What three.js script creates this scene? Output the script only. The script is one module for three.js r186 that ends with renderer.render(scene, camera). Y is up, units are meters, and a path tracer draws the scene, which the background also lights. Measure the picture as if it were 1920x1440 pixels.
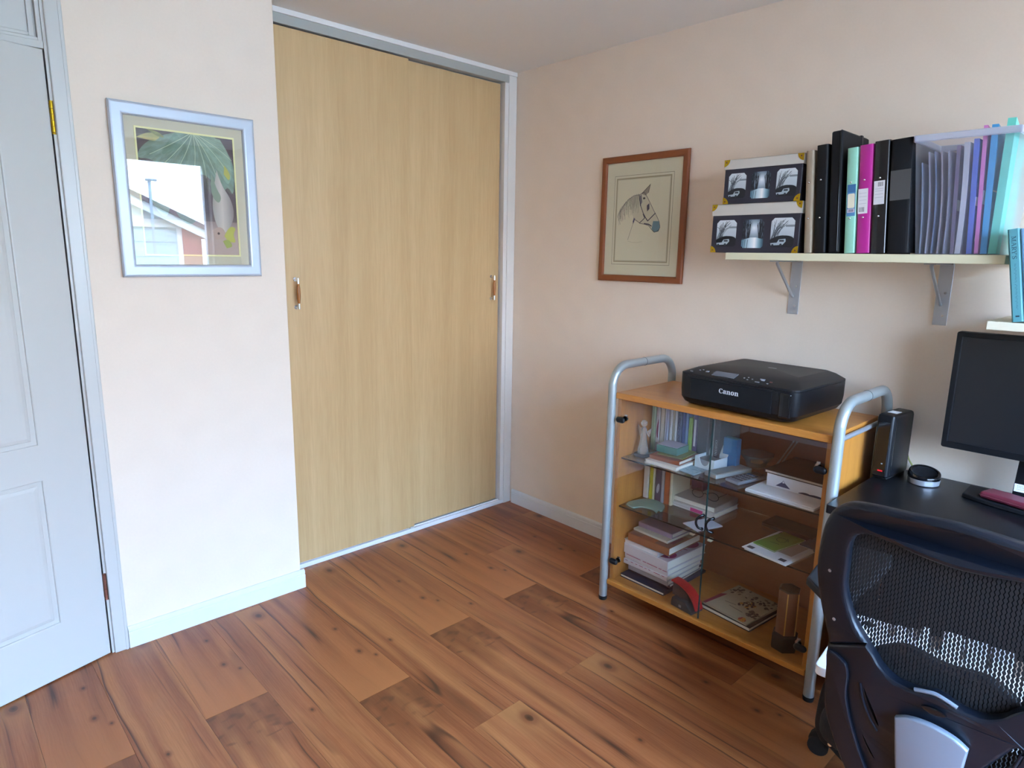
import * as THREE from 'three';
import { RoundedBoxGeometry } from 'three/addons/geometries/RoundedBoxGeometry.js';
import { TextGeometry } from 'three/addons/geometries/TextGeometry.js';
import { FontLoader } from 'three/addons/loaders/FontLoader.js';
import { mergeGeometries, mergeVertices, toCreasedNormals } from 'three/addons/utils/BufferGeometryUtils.js';
import { createNoise2D } from 'simplex-noise';

// ---------------------------------------------------------------- camera, sky, exposure
const scene = new THREE.Scene();
const camera = new THREE.PerspectiveCamera(61.03, 4 / 3, 0.05, 200);
camera.position.set(2.7029, 1.4486, 2.5492);
camera.up.set(-0.15244, 0.98097, -0.12022);
camera.lookAt(2.7029 - 0.71386, 1.4486 - 0.19341, 2.5492 - 0.67305);
const renderer = new THREE.WebGLRenderer({ antialias: true });
renderer.toneMapping = THREE.LinearToneMapping;
renderer.toneMappingExposure = 1.34;
renderer.shadowMap.enabled = true;
{ // a bright, even, lightly clouded sky; brighter towards the zenith, paler at the horizon
  const W = 64, H = 32, d = new Float32Array(W * H * 4);
  for (let j = 0; j < H; j++) for (let i = 0; i < W; i++) {
    const up = Math.sin(((j + 0.5) / H - 0.5) * Math.PI), k = 4 * (j * W + i);
    const s = up > 0 ? 0.10 + 2.6 * Math.min(up, 0.55) : 0.3, q = Math.min(1, Math.max(0, up) / 0.3);
    const c = up > 0 ? [0.91 - 0.42 * q, 0.85 - 0.04 * q, 0.72 + 0.60 * q] : [0.62, 0.58, 0.52];
    for (let n = 0; n < 3; n++) d[k + n] = 30 * s * c[n];
    d[k + 3] = 1;
  }
  const t = new THREE.DataTexture(d, W, H, THREE.RGBAFormat, THREE.FloatType);
  t.mapping = THREE.EquirectangularReflectionMapping; t.magFilter = t.minFilter = THREE.LinearFilter; t.needsUpdate = true;
  scene.background = t;
}

// the sun stands behind the house: it lights the street and the garage opposite, not the room
const sun = new THREE.DirectionalLight(0xffe8cc, 8);
sun.position.set(-20, 26, 8); sun.target.position.set(12, 0, 0); sun.castShadow = true; scene.add(sun, sun.target);
Object.assign(sun.shadow.camera, { left: -30, right: 30, top: 30, bottom: -30, near: 1, far: 90 }); sun.shadow.mapSize.set(4096, 4096);

// ---------------------------------------------------------------- helpers
let seed = 7;
const rnd = () => { seed = (seed * 1664525 + 1013904223) >>> 0; return seed / 4294967296; };
const rr = (a, b) => a + (b - a) * rnd();
const noise = createNoise2D(rnd), V2 = (x, y) => new THREE.Vector2(x, y), V3 = (x, y, z) => new THREE.Vector3(x, y, z);
const used = {};
function numbered(n) { used[n] = (used[n] ?? -1) + 1; return used[n] ? n + '_' + String(used[n]).padStart(3, '0') : n; }
function tag(o, label, category, group, kind) {
  if (label) o.userData.label = label;
  if (category) o.userData.category = category;
  if (group) o.userData.group = group;
  if (kind) o.userData.kind = kind;
  return o;
}
function thing(name, label, category, pos = [0, 0, 0], turn = 0, group) {
  const o = new THREE.Group(); o.name = numbered(name); o.position.set(...pos); o.rotation.y = turn; scene.add(o);
  return tag(o, label, category, group);
}
function struct(name, pos = [0, 0, 0]) { const o = new THREE.Group(); o.name = numbered(name); o.position.set(...pos); scene.add(o); return tag(o, null, null, null, 'structure'); }
function part(name, geo, material, parent, pos, rot) {
  const o = new THREE.Mesh(geo, material); o.name = parent === scene ? numbered(name) : name;
  o.castShadow = o.receiveShadow = true;
  if (pos) o.position.set(...pos);
  if (rot) o.rotation.set(...rot);
  parent.add(o); return o;
}
const flat = (g) => { const n = g.index ? g.toNonIndexed() : g; for (const k of Object.keys(n.attributes)) if (!['position', 'normal', 'uv'].includes(k)) n.deleteAttribute(k); n.clearGroups(); return n; };
// uv in metres from the dominant face direction; v runs along the grain axis
function buv(g0, grain = 'y') {
  const g = flat(g0), p = g.attributes.position, uv = new Float32Array(p.count * 2), a = V3(), b = V3(), c = V3(), ax = { x: 0, y: 1, z: 2 }[grain];
  for (let i = 0; i < p.count; i += 3) {
    a.fromBufferAttribute(p, i); b.fromBufferAttribute(p, i + 1); c.fromBufferAttribute(p, i + 2);
    const n = b.clone().sub(a).cross(c.clone().sub(a)), w = [Math.abs(n.x), Math.abs(n.y), Math.abs(n.z)], k = w.indexOf(Math.max(...w));
    const rest = [0, 1, 2].filter((q) => q !== k), vv = rest.includes(ax) ? ax : rest[1], uu = rest.find((q) => q !== vv);
    [a, b, c].forEach((q, m) => { uv[2 * (i + m)] = q.getComponent(uu); uv[2 * (i + m) + 1] = q.getComponent(vv); });
  }
  g.setAttribute('uv', new THREE.BufferAttribute(uv, 2)); return g;
}
const box = (w, h, d, r = 0.0015, x = 0, y = 0, z = 0, grain) => { const g = r > 0 ? new RoundedBoxGeometry(w, h, d, 2, Math.min(r, w / 2.01, h / 2.01, d / 2.01)) : new THREE.BoxGeometry(w, h, d); g.translate(x, y, z); return buv(g, grain); };
const span = (x0, x1, y0, y1, z0, z1, r, grain) => box(x1 - x0, y1 - y0, z1 - z0, r, (x0 + x1) / 2, (y0 + y1) / 2, (z0 + z1) / 2, grain);
const join = (...gs) => mergeGeometries(gs.flat().map((g) => flat(g)));
const cyl = (r0, r1, h, n = 24, x = 0, y = 0, z = 0) => { const g = new THREE.CylinderGeometry(r0, r1, h, n); g.translate(x, y, z); return g; };
const tube = (pts, r, seg = 40, n = 10, closed = false, tension = 0.5) => new THREE.TubeGeometry(new THREE.CatmullRomCurve3(pts.map((p) => V3(...p)), closed, 'catmullrom', tension), seg, r, n, closed);
function bar(a, b, r, n = 10) { const p = V3(...a), q = V3(...b), g = new THREE.CylinderGeometry(r, r, p.distanceTo(q), n); g.applyQuaternion(new THREE.Quaternion().setFromUnitVectors(V3(0, 1, 0), q.clone().sub(p).normalize())); g.translate(...p.add(q).multiplyScalar(0.5).toArray()); return g; }
const poly = (pts) => new THREE.Shape(pts.map((p) => V2(...p)));
function plate(shape, depth, bev = 0, opt = {}) { // outline in XY, front face at z = depth, outline kept
  const g = new THREE.ExtrudeGeometry(shape, { depth: depth - 2 * bev, bevelEnabled: bev > 0, bevelThickness: bev, bevelSize: opt.size ?? bev, bevelOffset: -(opt.size ?? bev), bevelSegments: opt.seg ?? 2, curveSegments: opt.curve ?? 10 });
  g.translate(0, 0, bev); return g;
}
const lathe = (pts, n = 32) => new THREE.LatheGeometry(pts.map((p) => V2(...p)), n);
function M(hex, roughness = 0.6, o = {}) { return new THREE.MeshPhysicalMaterial({ color: hex, roughness, ...o }); }
function canvasTex(w, h, draw) { const c = document.createElement('canvas'); c.width = w; c.height = h; const g = c.getContext('2d'); draw(g, w, h); const t = new THREE.CanvasTexture(c); t.colorSpace = THREE.SRGBColorSpace; t.anisotropy = 8; return t; }
function pixelTex(w, h, f, rep) {
  const d = new Uint8Array(w * h * 4);
  for (let j = 0; j < h; j++) for (let i = 0; i < w; i++) { const c = f(i / w, j / h), k = 4 * (j * w + i); d[k] = Math.max(0, Math.min(255, c[0])); d[k + 1] = Math.max(0, Math.min(255, c[1])); d[k + 2] = Math.max(0, Math.min(255, c[2])); d[k + 3] = 255; }
  const t = new THREE.DataTexture(d, w, h, THREE.RGBAFormat); t.colorSpace = THREE.SRGBColorSpace; t.wrapS = t.wrapT = THREE.RepeatWrapping; t.magFilter = THREE.LinearFilter; t.minFilter = THREE.LinearMipmapLinearFilter; t.generateMipmaps = true; t.needsUpdate = true;
  if (rep) t.repeat.set(...rep);
  return t;
}
function mix(a, b, t) { return a.map((x, i) => x + (b[i] - x) * Math.max(0, Math.min(1, t))); }
// lets a pattern repeat without a seam: its last fifth fades into what comes before its start
const tile = (f) => (u, v) => { const e = (q) => Math.max(0, (q - 0.8) / 0.2), a = e(u), b = e(v); let c = f(u, v); if (a) c = mix(c, f(u - 1, v), a); if (b) { let d = f(u, v - 1); if (a) d = mix(d, f(u - 1, v - 1), a); c = mix(c, d, b); } return c; };
const quad = (w, h) => new THREE.PlaneGeometry(w, h);
// a flat printed sheet with a real thickness; the print lies on its +z face
const printed = (w, h, t = 0.0006) => { const g = new THREE.BoxGeometry(w, h, t); return flat(g); };

// ---------------------------------------------------------------- materials
const wallTex = pixelTex(256, 256, tile((u, v) => { const n = 1.5 * noise(u * 6, v * 6) + noise(u * 90 + 7, v * 90); return [238 + n, 218 + n, 198 + n]; }));
const wallBump = pixelTex(256, 256, tile((u, v) => { const n = 128 + 40 * noise(u * 20, v * 20) + 50 * noise(u * 80 + 3, v * 80); return [n, n, n]; }));
wallBump.colorSpace = THREE.NoColorSpace;
const mWall = M(0xffffff, 0.85, { map: wallTex, bumpMap: wallBump, bumpScale: 0.00015 });
const mCeil = M(0xece6df, 0.95, { bumpMap: wallBump, bumpScale: 0.0002 });
const mGloss = M(0xc8c3bb, 0.35), mSkirt = M(0xe2e1e0, 0.4), mTrack = M(0xa9a69c, 0.45), mDark = M(0x2a2622, 0.8);
const mapleTex = pixelTex(256, 512, tile((u, v) => {
  const n = 3.5 * noise(u * 7, v * 1.2) + 3 * noise(u * 34, v * 4) + 3.5 * noise(u * 110, v * 16) + 3 * noise(u * 3 + 9, v * 0.7);
  return [199 + n, 162 + n * 1.05, 113 + n * 1.1];
}), [1.4, 0.42]);
const mMaple = M(0xffffff, 0.42, { map: mapleTex });
const beechTex = pixelTex(256, 512, tile((u, v) => { const n = 5 * noise(u * 8, v * 1.5) + 5 * noise(u * 50, v * 6) + 4 * noise(u * 110, v * 24); return [190 + n, 123 + n, 53 + n * 0.7]; }), [3, 1.4]);
const mShadedBack = M(0x8a4f2a, 0.5);  // darker than the beech: shade inside the cabinet is put into this brown
const mBeech = M(0xffffff, 0.3, { map: beechTex });
const mTube = M(0xa8aca9, 0.36, { metalness: 0.5 }), mChrome = M(0xdfe1e3, 0.15, { metalness: 1 }), mSteel = M(0xb9b9bc, 0.4, { metalness: 0.6 });
const mBrass = M(0xc9a227, 0.3, { metalness: 0.9 }), mCopper = M(0x8c5a4a, 0.4, { metalness: 0.7 });
const mGlass = M(0xffffff, 0.0, { transmission: 1, thickness: 0, ior: 1.5 });
const mShelfGlass = M(0xe3efe9, 0.02, { transmission: 1, thickness: 0.006, ior: 1.5 });
const mSmoke = M(0xf4f3f0, 0.0, { transmission: 1, thickness: 0, ior: 1.75 }); // a pane mirrors from both its faces
const mPicGlass = M(0xffffff, 0.0, { transmission: 1, thickness: 0, ior: 1.8 });
const mDarkenedWall = M(0xb09f88, 0.85);  // darker tone made up for the unseen rear and window walls, cuts bounced light
const mCrystal = M(0xffffff, 0.03, { transmission: 0.8, thickness: 0.01, ior: 1.5 });
const mBlack = M(0x101115, 0.38, { specularIntensity: 0.6 }), mBlackGloss = M(0x0b0c10, 0.14, { clearcoat: 0.3, specularIntensity: 0.6 }), mBlackMatt = M(0x121317, 0.6, { specularIntensity: 0.5 }), mRubber = M(0x0f0f10, 0.8);
const mChair = M(0x10151f, 0.36, { specularIntensity: 0.7 }), mMesh = M(0x14161b, 0.7), mSilver = M(0x8d97a6, 0.38, { metalness: 0.4 });
const mPages = M(0xece7da, 0.85), mPagesGrey = M(0xcfccc6, 0.85), mPaper = M(0xf3f4f6, 0.8);

// ---------------------------------------------------------------- floor of printed planks
function plankTex(kind, sd) {
  const knots = kind === 'A' ? [[0.88, 0.05, 0.007], [1.07, 0.055, 0.008], [1.13, 0.02, 0.005]] : [[0.08, 0.035, 0.015], [0.74, 0.13, 0.006]];
  return pixelTex(1024, 160, (u, v) => {
    let s = u * 1.32, t = v * 0.2, near = 9;
    for (const [a, b, r] of knots) { const dx = (s - a) / 1.5, dy = t - b, q = Math.hypot(dx, dy) / r; if (q < near) near = q; t -= 0.8 * r * Math.exp(-q * q / 5) * Math.tanh(dy / r * 2); }
    const tt = t + 0.008 * noise(s * 1.1 + sd * 9, t * 3 + sd) + 0.0025 * noise(s * 4 + sd, t * 10);
    let c = mix([158, 101, 66], [132, 79, 50], 0.5 + 0.7 * noise(s * 0.5 + sd * 3, tt * 14 + sd * 5));
    c = mix(c, [182, 130, 84], 0.8 * Math.max(0, noise(s * 0.5 + 20 + sd, tt * 13 + 3) - 0.1));
    const g = noise(s * 2.5 + sd, tt * 150) * 7 + noise(s * 12, tt * 420 + sd) * 5; c = c.map((x) => x + g);
    // a few dark heartwood streaks that wander along the plank, soft on one side
    const q = noise(s * 0.28 + sd * 7, tt * 11 + 40 + sd), on = noise(s * 0.9 + 60 + sd, tt * 7 + 9) * 0.7 + noise(s * 2.5 + 8, tt * 11 + sd) * 0.4;
    if (on > -0.2) { const k = Math.min(1, (on + 0.2) * 1.6); c = mix(c, [92, 52, 34], 0.85 * k * Math.exp(-((q / (q > 0 ? 0.18 : 0.05)) ** 2))); c = mix(c, [56, 33, 25], 0.85 * k * Math.exp(-((q / 0.034) ** 2))); }
    if (kind === 'A') { // the smudged dark start and the pale, plain end of this print
      const z = Math.max(0, 1 - s / 0.3); c = mix(c, [108, 64, 40], 0.8 * z ** 0.7 * (0.8 + 0.35 * noise(s * 9, t * 18)));
      const h = noise(s * 22 + 5, t * 14 + 2); if (s < 0.2 && h > 0.35) c = mix(c, [78, 46, 31], (h - 0.35) * 0.8);
      c = mix(c, [172, 114, 72], 0.75 * Math.max(0, (s - 0.85) / 0.4));
    } else {
      c = mix(c, [170, 124, 80], 0.8 * Math.max(0, 1 - s / 0.25) * (t < 0.1 ? 1 : 0.3));
      c = mix(c, [98, 58, 38], 0.6 * Math.max(0, 1 - Math.abs(s - 1.2) / 0.22) * Math.max(0, 1 - Math.abs(t - 0.15) / 0.035));
    }
    if (near < 2.6) { c = mix(c, [112, 66, 42], 0.6 * Math.exp(-((near - 1) ** 2) * 1.6)); if (near < 0.8) c = mix(c, [50, 30, 23], 0.85 * (1 - near * 0.8)); }
    return c;
  });
}
const mPlank = { A: [1, 2].map((s) => M(0xffecd8, 0.36, { map: plankTex('A', s) })), B: [3, 4].map((s) => M(0xffecd8, 0.36, { map: plankTex('B', s) })) };
{
  const floor = struct('floor');
  part('underlay', span(-0.7, 4.45, -0.08, -0.0085, -0.15, 3.75, 0), mDark, floor);
  const startA = { 3: 0.82, 5: 0.832, 7: 0.99, 9: 0.742 }, startB = { 2: 1.77, 4: 1.335, 6: 1.335, 8: 1.5 };
  for (let r = 0; r < 18; r++) {
    const kind = r % 2 ? 'A' : 'B', end = r % 2 ? startA[r] ?? 0.83 + rr(-0.1, 0.1) : startB[r] ?? 1.335 + rr(-0.1, 0.3);
    for (let x0 = end - 3 * 1.32, k = 0; x0 < 4.3; x0 += 1.32, k++) {
      const a = Math.max(x0, -0.05), b = Math.min(x0 + 1.32, 4.3); if (b - a < 0.01) continue;
      const g = new THREE.BoxGeometry(b - a - 0.0008, 0.008, 0.1992), p = g.attributes.position, uv = g.attributes.uv;
      for (let i = 0; i < p.count; i++) uv.setXY(i, ((a + b) / 2 + p.getX(i) - x0) / 1.32, (p.getZ(i) + 0.1) / 0.2);
      part('plank', g, mPlank[kind][(r + k) % 4 < 2 ? 0 : 1], floor, [(a + b) / 2, -0.004, r * 0.2 + 0.1]);
    }
  }
}

// ---------------------------------------------------------------- room shell
const D = 0.153; // the face of the wall left of the wardrobe
const ceil = part('ceiling', span(-0.7, 4.45, 2.4, 2.5, -0.15, 3.75, 0), mCeil, scene); tag(ceil, null, null, null, 'structure');
const wr = part('wall_right', span(-0.7, 4.45, -0.08, 2.4, -0.15, 0, 0), mWall, scene); tag(wr, null, null, null, 'structure');
const wb = part('wall_rear', span(-0.7, 4.45, -0.08, 2.4, 3.6, 3.75, 0), mDarkenedWall, scene); tag(wb, null, null, null, 'structure');
const DZ0 = 2.131, DZ1 = 2.931;
const wl = part('wall_left', join(span(0, D, 0, 2.4, 1.401, DZ0 - 0.012, 0.003), span(0, D, 0, 2.4, DZ1 + 0.012, 3.6, 0)), mWall, scene); tag(wl, null, null, null, 'structure');
const wh = part('wall_hall', join(span(-0.7, -0.6, 0, 2.4, 0, 3.6, 0), span(-0.6, -0.1, 0, 2.4, 1.401, 1.5, 0)), mWall, scene); tag(wh, null, null, null, 'structure');
const wc = part('wall_wardrobe', span(-0.1, -0.08, 0, 2.4, 0, 1.401, 0), mDark, scene); tag(wc, null, null, null, 'structure');
// window wall: opening z 0.49 .. 2.25, y 0.95 .. 2.17
const WX = 4.3, WZ0 = 0.25, WZ1 = 2.9, WY0 = 0.95, WY1 = 2.27;
const ww = part('wall_window', join(span(WX, WX + 0.15, -0.08, 2.4, 0, WZ0, 0), span(WX, WX + 0.15, -0.08, 2.4, WZ1, 3.6, 0), span(WX, WX + 0.15, -0.08, WY0, WZ0, WZ1, 0), span(WX, WX + 0.15, WY1, 2.4, WZ0, WZ1, 0)), mDarkenedWall, scene); tag(ww, null, null, null, 'structure');
{
  const w = struct('window_1'), x0 = WX + 0.07, x1 = WX + 0.13, f = 0.035;
  part('window_frame', join(span(x0, x1, WY0, WY0 + f, WZ0, WZ1, 0.004), span(x0, x1, WY1 - f, WY1, WZ0, WZ1, 0.004), span(x0, x1, WY0 + f, WY1 - f, WZ0, WZ0 + f, 0.004), span(x0, x1, WY0 + f, WY1 - f, WZ1 - f, WZ1, 0.004)), mGloss, w);
  part('pane', new THREE.PlaneGeometry(WZ1 - WZ0 - 2 * f, WY1 - WY0 - 2 * f), mGlass, w, [WX + 0.1, (WY0 + WY1) / 2, (WZ0 + WZ1) / 2], [0, -Math.PI / 2, 0]);
  part('window_sill', span(WX - 0.04, WX + 0.07, WY0 - 0.02, WY0, WZ0 - 0.03, WZ1 + 0.03, 0.006), mGloss, w);
}
// skirtings: a grooved top edge over a plain board
const skirtShape = poly([[0, 0], [0.014, 0], [0.014, 0.058], [0.0105, 0.0605], [0.0105, 0.0635], [0.013, 0.066], [0.0115, 0.076], [0.006, 0.082], [0, 0.082]]);
function skirting(name, len, pos, turn) { const g = new THREE.ExtrudeGeometry(skirtShape, { depth: len, bevelEnabled: false }); return tag(part(name, g, mSkirt, scene, pos, [0, turn, 0]), null, null, null, 'structure'); }
skirting('baseboard_left', 2.075 - 1.386, [D, 0, 1.386], 0);
skirting('baseboard_right', 4.28, [4.3, 0, 0.0], -Math.PI / 2);
skirting('baseboard_rear', 4.0, [D + 0.02, 0, 3.6], Math.PI / 2);
// wardrobe surround: ceiling strip, grey top track, side post, threshold
{
  const t = struct('trim_1');
  part('ceiling_strip', span(-0.08, 0.003, 2.379, 2.4, 0.0, 1.401, 0.002), mCeil, t);
  part('top_track', join(span(-0.055, 0, 2.341, 2.379, 0.056, 1.4, 0.002), span(-0.055, -0.05, 2.33, 2.341, 0.056, 1.4, 0)), mTrack, t);
  part('side_post', join(span(-0.08, 0.002, 0, 2.379, 0.002, 0.057, 0.003), span(-0.075, -0.004, 0, 2.341, 0.057, 0.082, 0.001)), M(0xe6dfd6, 0.5), t);
  part('threshold', join(span(-0.08, -0.003, 0.0, 0.022, 0.0, 1.4, 0.003), span(-0.022, -0.019, 0.022, 0.028, 0.06, 1.4, 0)), mSkirt, t);
  part('guide_block', span(-0.021, -0.004, 0.022, 0.036, 0.692, 0.716, 0.001), mGloss, t);
}
// doorway: architrave, jamb, moulded panel over the door
{
  const t = struct('trim_2'), y1 = 2.043;
  part('architrave', join(span(D, D + 0.014, 0, 2.4, 2.076, 2.123, 0.004), span(D + 0.0135, D + 0.016, 0, 2.4, 2.079, 2.087, 0.001), span(D, D + 0.014, 0, 2.4, DZ1 + 0.004, DZ1 + 0.055, 0.004)), mGloss, t);
  part('jamb', join(span(0, D + 0.003, 0, 2.4, 2.119, 2.131, 0.001), span(0, D + 0.003, 0, 2.4, DZ1, DZ1 + 0.012, 0.001)), mGloss, t);
  part('transom', join(span(0.05, D, y1, y1 + 0.022, DZ0, DZ1, 0.002)), mGloss, t);
  const pn = part('overdoor_panel', span(0.09, 0.13, y1 + 0.022, 2.4, DZ0, DZ1, 0), mGloss, t);
  for (const [i, x, w] of [[0, D - 0.004, 0.012], [0.018, D - 0.012, 0.014]]) {
    const a = DZ0 + i, b = DZ1 - i, lo = y1 + 0.022 + i * 0.6;
    part('moulding', join(span(0.12, x, lo, 2.4, a, a + w, 0.002), span(0.12, x, lo, 2.4, b - w, b, 0.002), span(0.12, x, lo, lo + w * 0.8, a + w, b - w, 0.002)), mGloss, pn);
  }
}
// the room door, ajar: moulded leaf on brass hinges
{
  const g = struct('door_1', [D + 0.004, 0.004, DZ0 + 0.001]); g.rotation.y = THREE.MathUtils.degToRad(16.6);
  const W = 0.785, H = 2.036, cols = [[0.15, 0.345], [0.44, 0.635]], rows = [[0.196, 0.7], [0.822, 1.86]];
  const s = poly([[0.003, 0], [W, 0], [W, H], [0.003, H]]);
  for (const [a, b] of cols) for (const [c, d] of rows) s.holes.push(new THREE.Path([V2(a, c), V2(b, c), V2(b, d), V2(a, d)]));
  const lg = plate(s, 0.036, 0.0035, { seg: 2 }); lg.translate(0, 0, -0.036); lg.rotateY(-Math.PI / 2); lg.scale(1, 1, 1);
  // plate lies in (u, y) with its face towards +z; turned so that u runs along +z and the face looks to +x
  const turn = (q) => { const p = q.attributes.position, n = q.attributes.normal; return q; };
  const mk = (q) => { const m = new THREE.Matrix4().set(0, 0, 1, 0, 0, 1, 0, 0, 1, 0, 0, 0, 0, 0, 0, 1); const r = flat(q); r.applyMatrix4(m); const p = r.attributes.position.array, n = r.attributes.normal.array; for (let i = 0; i < p.length; i += 9) for (let k = 0; k < 3; k++) { let t = p[i + 3 + k]; p[i + 3 + k] = p[i + 6 + k]; p[i + 6 + k] = t; t = n[i + 3 + k]; n[i + 3 + k] = n[i + 6 + k]; n[i + 6 + k] = t; } return buv(r); };
  const lf = plate(s, 0.036, 0.0035); lf.translate(0, 0, -0.036);
  const leaf = part('leaf', mk(lf), mGloss, g);
  for (const [a, b] of cols) for (const [c, d] of rows) {
    const back = new THREE.BoxGeometry(b - a + 0.01, d - c + 0.01, 0.014); back.translate((a + b) / 2, (c + d) / 2, -0.0145);
    const fld = plate(poly([[a + 0.012, c + 0.012], [b - 0.012, c + 0.012], [b - 0.012, d - 0.012], [a + 0.012, d - 0.012]]), 0.018, 0.007, { size: 0.028, seg: 3 }); fld.translate(0, 0, -0.0205);
    part('panel', join(mk(back), mk(fld)), mGloss, leaf);
  }
  for (const [y, m] of [[1.84, mBrass], [0.26, mCopper]]) {
    const gs = []; for (let k = 0; k < 5; k++) gs.push(cyl(0.0055, 0.0055, 0.0165, 14, 0.004, y - 0.034 + k * 0.0175, -0.001));
    gs.push(cyl(0.006, 0.0045, 0.006, 14, 0.004, y + 0.0465, -0.001), cyl(0.0045, 0.006, 0.006, 14, 0.004, y - 0.046, -0.001), span(-0.03, 0.0, y - 0.043, y + 0.043, -0.002, 0.001, 0));
    part('hinge', join(gs), m, g);
  }
}

// ---------------------------------------------------------------- wardrobe sliding doors
function slidingDoor(label, x, z0, z1, hz) {
  const t = thing('sliding_door', label, 'wardrobe door', [x, 0.03, (z0 + z1) / 2]);
  part('panel', box(0.016, 2.304, z1 - z0, 0.0015, 0, 1.152, 0), mMaple, t);
  const h = new THREE.Group(); h.name = 'handle'; h.position.set(0.008, 1.243, hz - (z0 + z1) / 2); t.add(h);
  part('grip', (() => { const g = lathe([[0, -0.042], [0.0055, -0.042], [0.0078, -0.02], [0.0084, 0], [0.0078, 0.02], [0.0055, 0.042], [0, 0.042]], 20); g.translate(0.03, 0, 0); return g; })(), M(0xa8672e, 0.35), h);
  for (const s of [-1, 1]) part('post', join(cyl(0.0052, 0.0052, 0.024, 16, 0.03, s * 0.054, 0), tube([[0, s * 0.06, 0], [0.016, s * 0.06, 0], [0.027, s * 0.06, 0], [0.03, s * 0.056, 0]], 0.005, 12, 10), cyl(0.0085, 0.0085, 0.003, 16).rotateZ(Math.PI / 2).translate(0.0015, s * 0.06, 0)), mChrome, h);
  return t;
}
slidingDoor('front pale maple sliding wardrobe door, the one beside the white wall, with its handle at the left edge', -0.012, 0.69, 1.395, 1.291);
slidingDoor('rear pale maple sliding wardrobe door, the one next to the room corner, with its handle at the right edge', -0.038, 0.092, 0.74, 0.146);

// ---------------------------------------------------------------- pictures
function ring(w, h, f) { const s = poly([[-w / 2, -h / 2], [w / 2, -h / 2], [w / 2, h / 2], [-w / 2, h / 2]]); s.holes.push(new THREE.Path([V2(-w / 2 + f, -h / 2 + f), V2(w / 2 - f, -h / 2 + f), V2(w / 2 - f, h / 2 - f), V2(-w / 2 + f, h / 2 - f)])); return s; }
const plantTex = canvasTex(512, 660, (g, W, H) => {
  g.fillStyle = '#5d4f52'; g.fillRect(0, 0, W, H);
  g.fillStyle = '#b79f92'; g.fillRect(0, 470, W, 190);
  const gr = g.createLinearGradient(0, 420, 0, 560); gr.addColorStop(0, 'rgba(93,79,82,1)'); gr.addColorStop(1, 'rgba(175,150,138,0)'); g.fillStyle = gr; g.fillRect(0, 400, W, 180);
  const leaf = (pts, c) => { g.fillStyle = c; g.beginPath(); g.moveTo(...pts[0]); for (let i = 1; i < pts.length - 1; i++) g.quadraticCurveTo(...pts[i], (pts[i][0] + pts[i + 1][0]) / 2, (pts[i][1] + pts[i + 1][1]) / 2); g.lineTo(...pts[pts.length - 1]); g.fill(); };
  leaf([[250, -10], [120, 20], [20, 90], [-10, 160], [60, 150], [110, 190], [190, 170], [260, 240], [330, 200], [400, 260], [430, 320], [470, 260], [500, 330], [515, 150], [470, 60], [400, -10]], '#7f9484');
  leaf([[300, -10], [360, 120], [430, 190], [470, 270], [500, 200], [490, 90], [440, 10]], '#93a894');
  leaf([[200, 0], [150, 60], [110, 130], [170, 110], [240, 60]], '#6f8a78');
  leaf([[0, 50], [60, 10], [130, 30], [90, 60]], '#b9a86a'); leaf([[50, 0], [110, 5], [150, 40], [100, 30]], '#8e8c54');
  for (let i = 0; i < 420; i++) { g.fillStyle = ['rgba(60,78,66,.10)', 'rgba(190,205,180,.09)', 'rgba(120,110,80,.08)'][i % 3]; const x = rr(0, W), y = rr(0, 300), a = Math.atan2(y, x - 290); g.beginPath(); g.ellipse(x, y, rr(14, 46), rr(4, 12), a, 0, 7); g.fill(); }
  g.lineWidth = 3; g.strokeStyle = 'rgba(205,214,180,.85)';
  for (const [x, y] of [[60, 130], [130, 170], [200, 190], [280, 230], [350, 230], [420, 260], [480, 200], [500, 120]]) { g.beginPath(); g.moveTo(290, -10); g.quadraticCurveTo((290 + x) / 2 + 25, y * 0.4, x, y); g.stroke(); }
  // the pale gourd hanging on the right
  const gg = g.createLinearGradient(370, 0, 500, 0); gg.addColorStop(0, '#a49f93'); gg.addColorStop(0.45, '#cfc4b8'); gg.addColorStop(1, '#8a7e78');
  leaf([[410, 180], [430, 260], [480, 330], [500, 420], [470, 500], [430, 540], [390, 500], [370, 400], [385, 290]], gg);
  leaf([[380, 200], [400, 280], [430, 330], [410, 370], [375, 330], [370, 260]], '#8c9a84');
  leaf([[455, 150], [490, 190], [480, 240], [450, 200]], '#b9b25c');
  leaf([[360, 520], [400, 490], [440, 520], [430, 570], [380, 570]], '#b89c8c'); g.fillStyle = '#4a3a36'; g.beginPath(); g.arc(398, 536, 7, 0, 7); g.fill();
  leaf([[430, 550], [460, 490], [505, 500], [480, 540], [500, 590], [450, 580]], '#b4b152'); leaf([[420, 580], [450, 560], [480, 610], [440, 620]], '#9aa04e');
  leaf([[60, 260], [30, 330], [70, 420], [120, 470], [150, 380], [110, 300]], '#7b8b7c'); leaf([[180, 300], [150, 400], [220, 500], [290, 470], [270, 360]], '#6f7f72');
});
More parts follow.
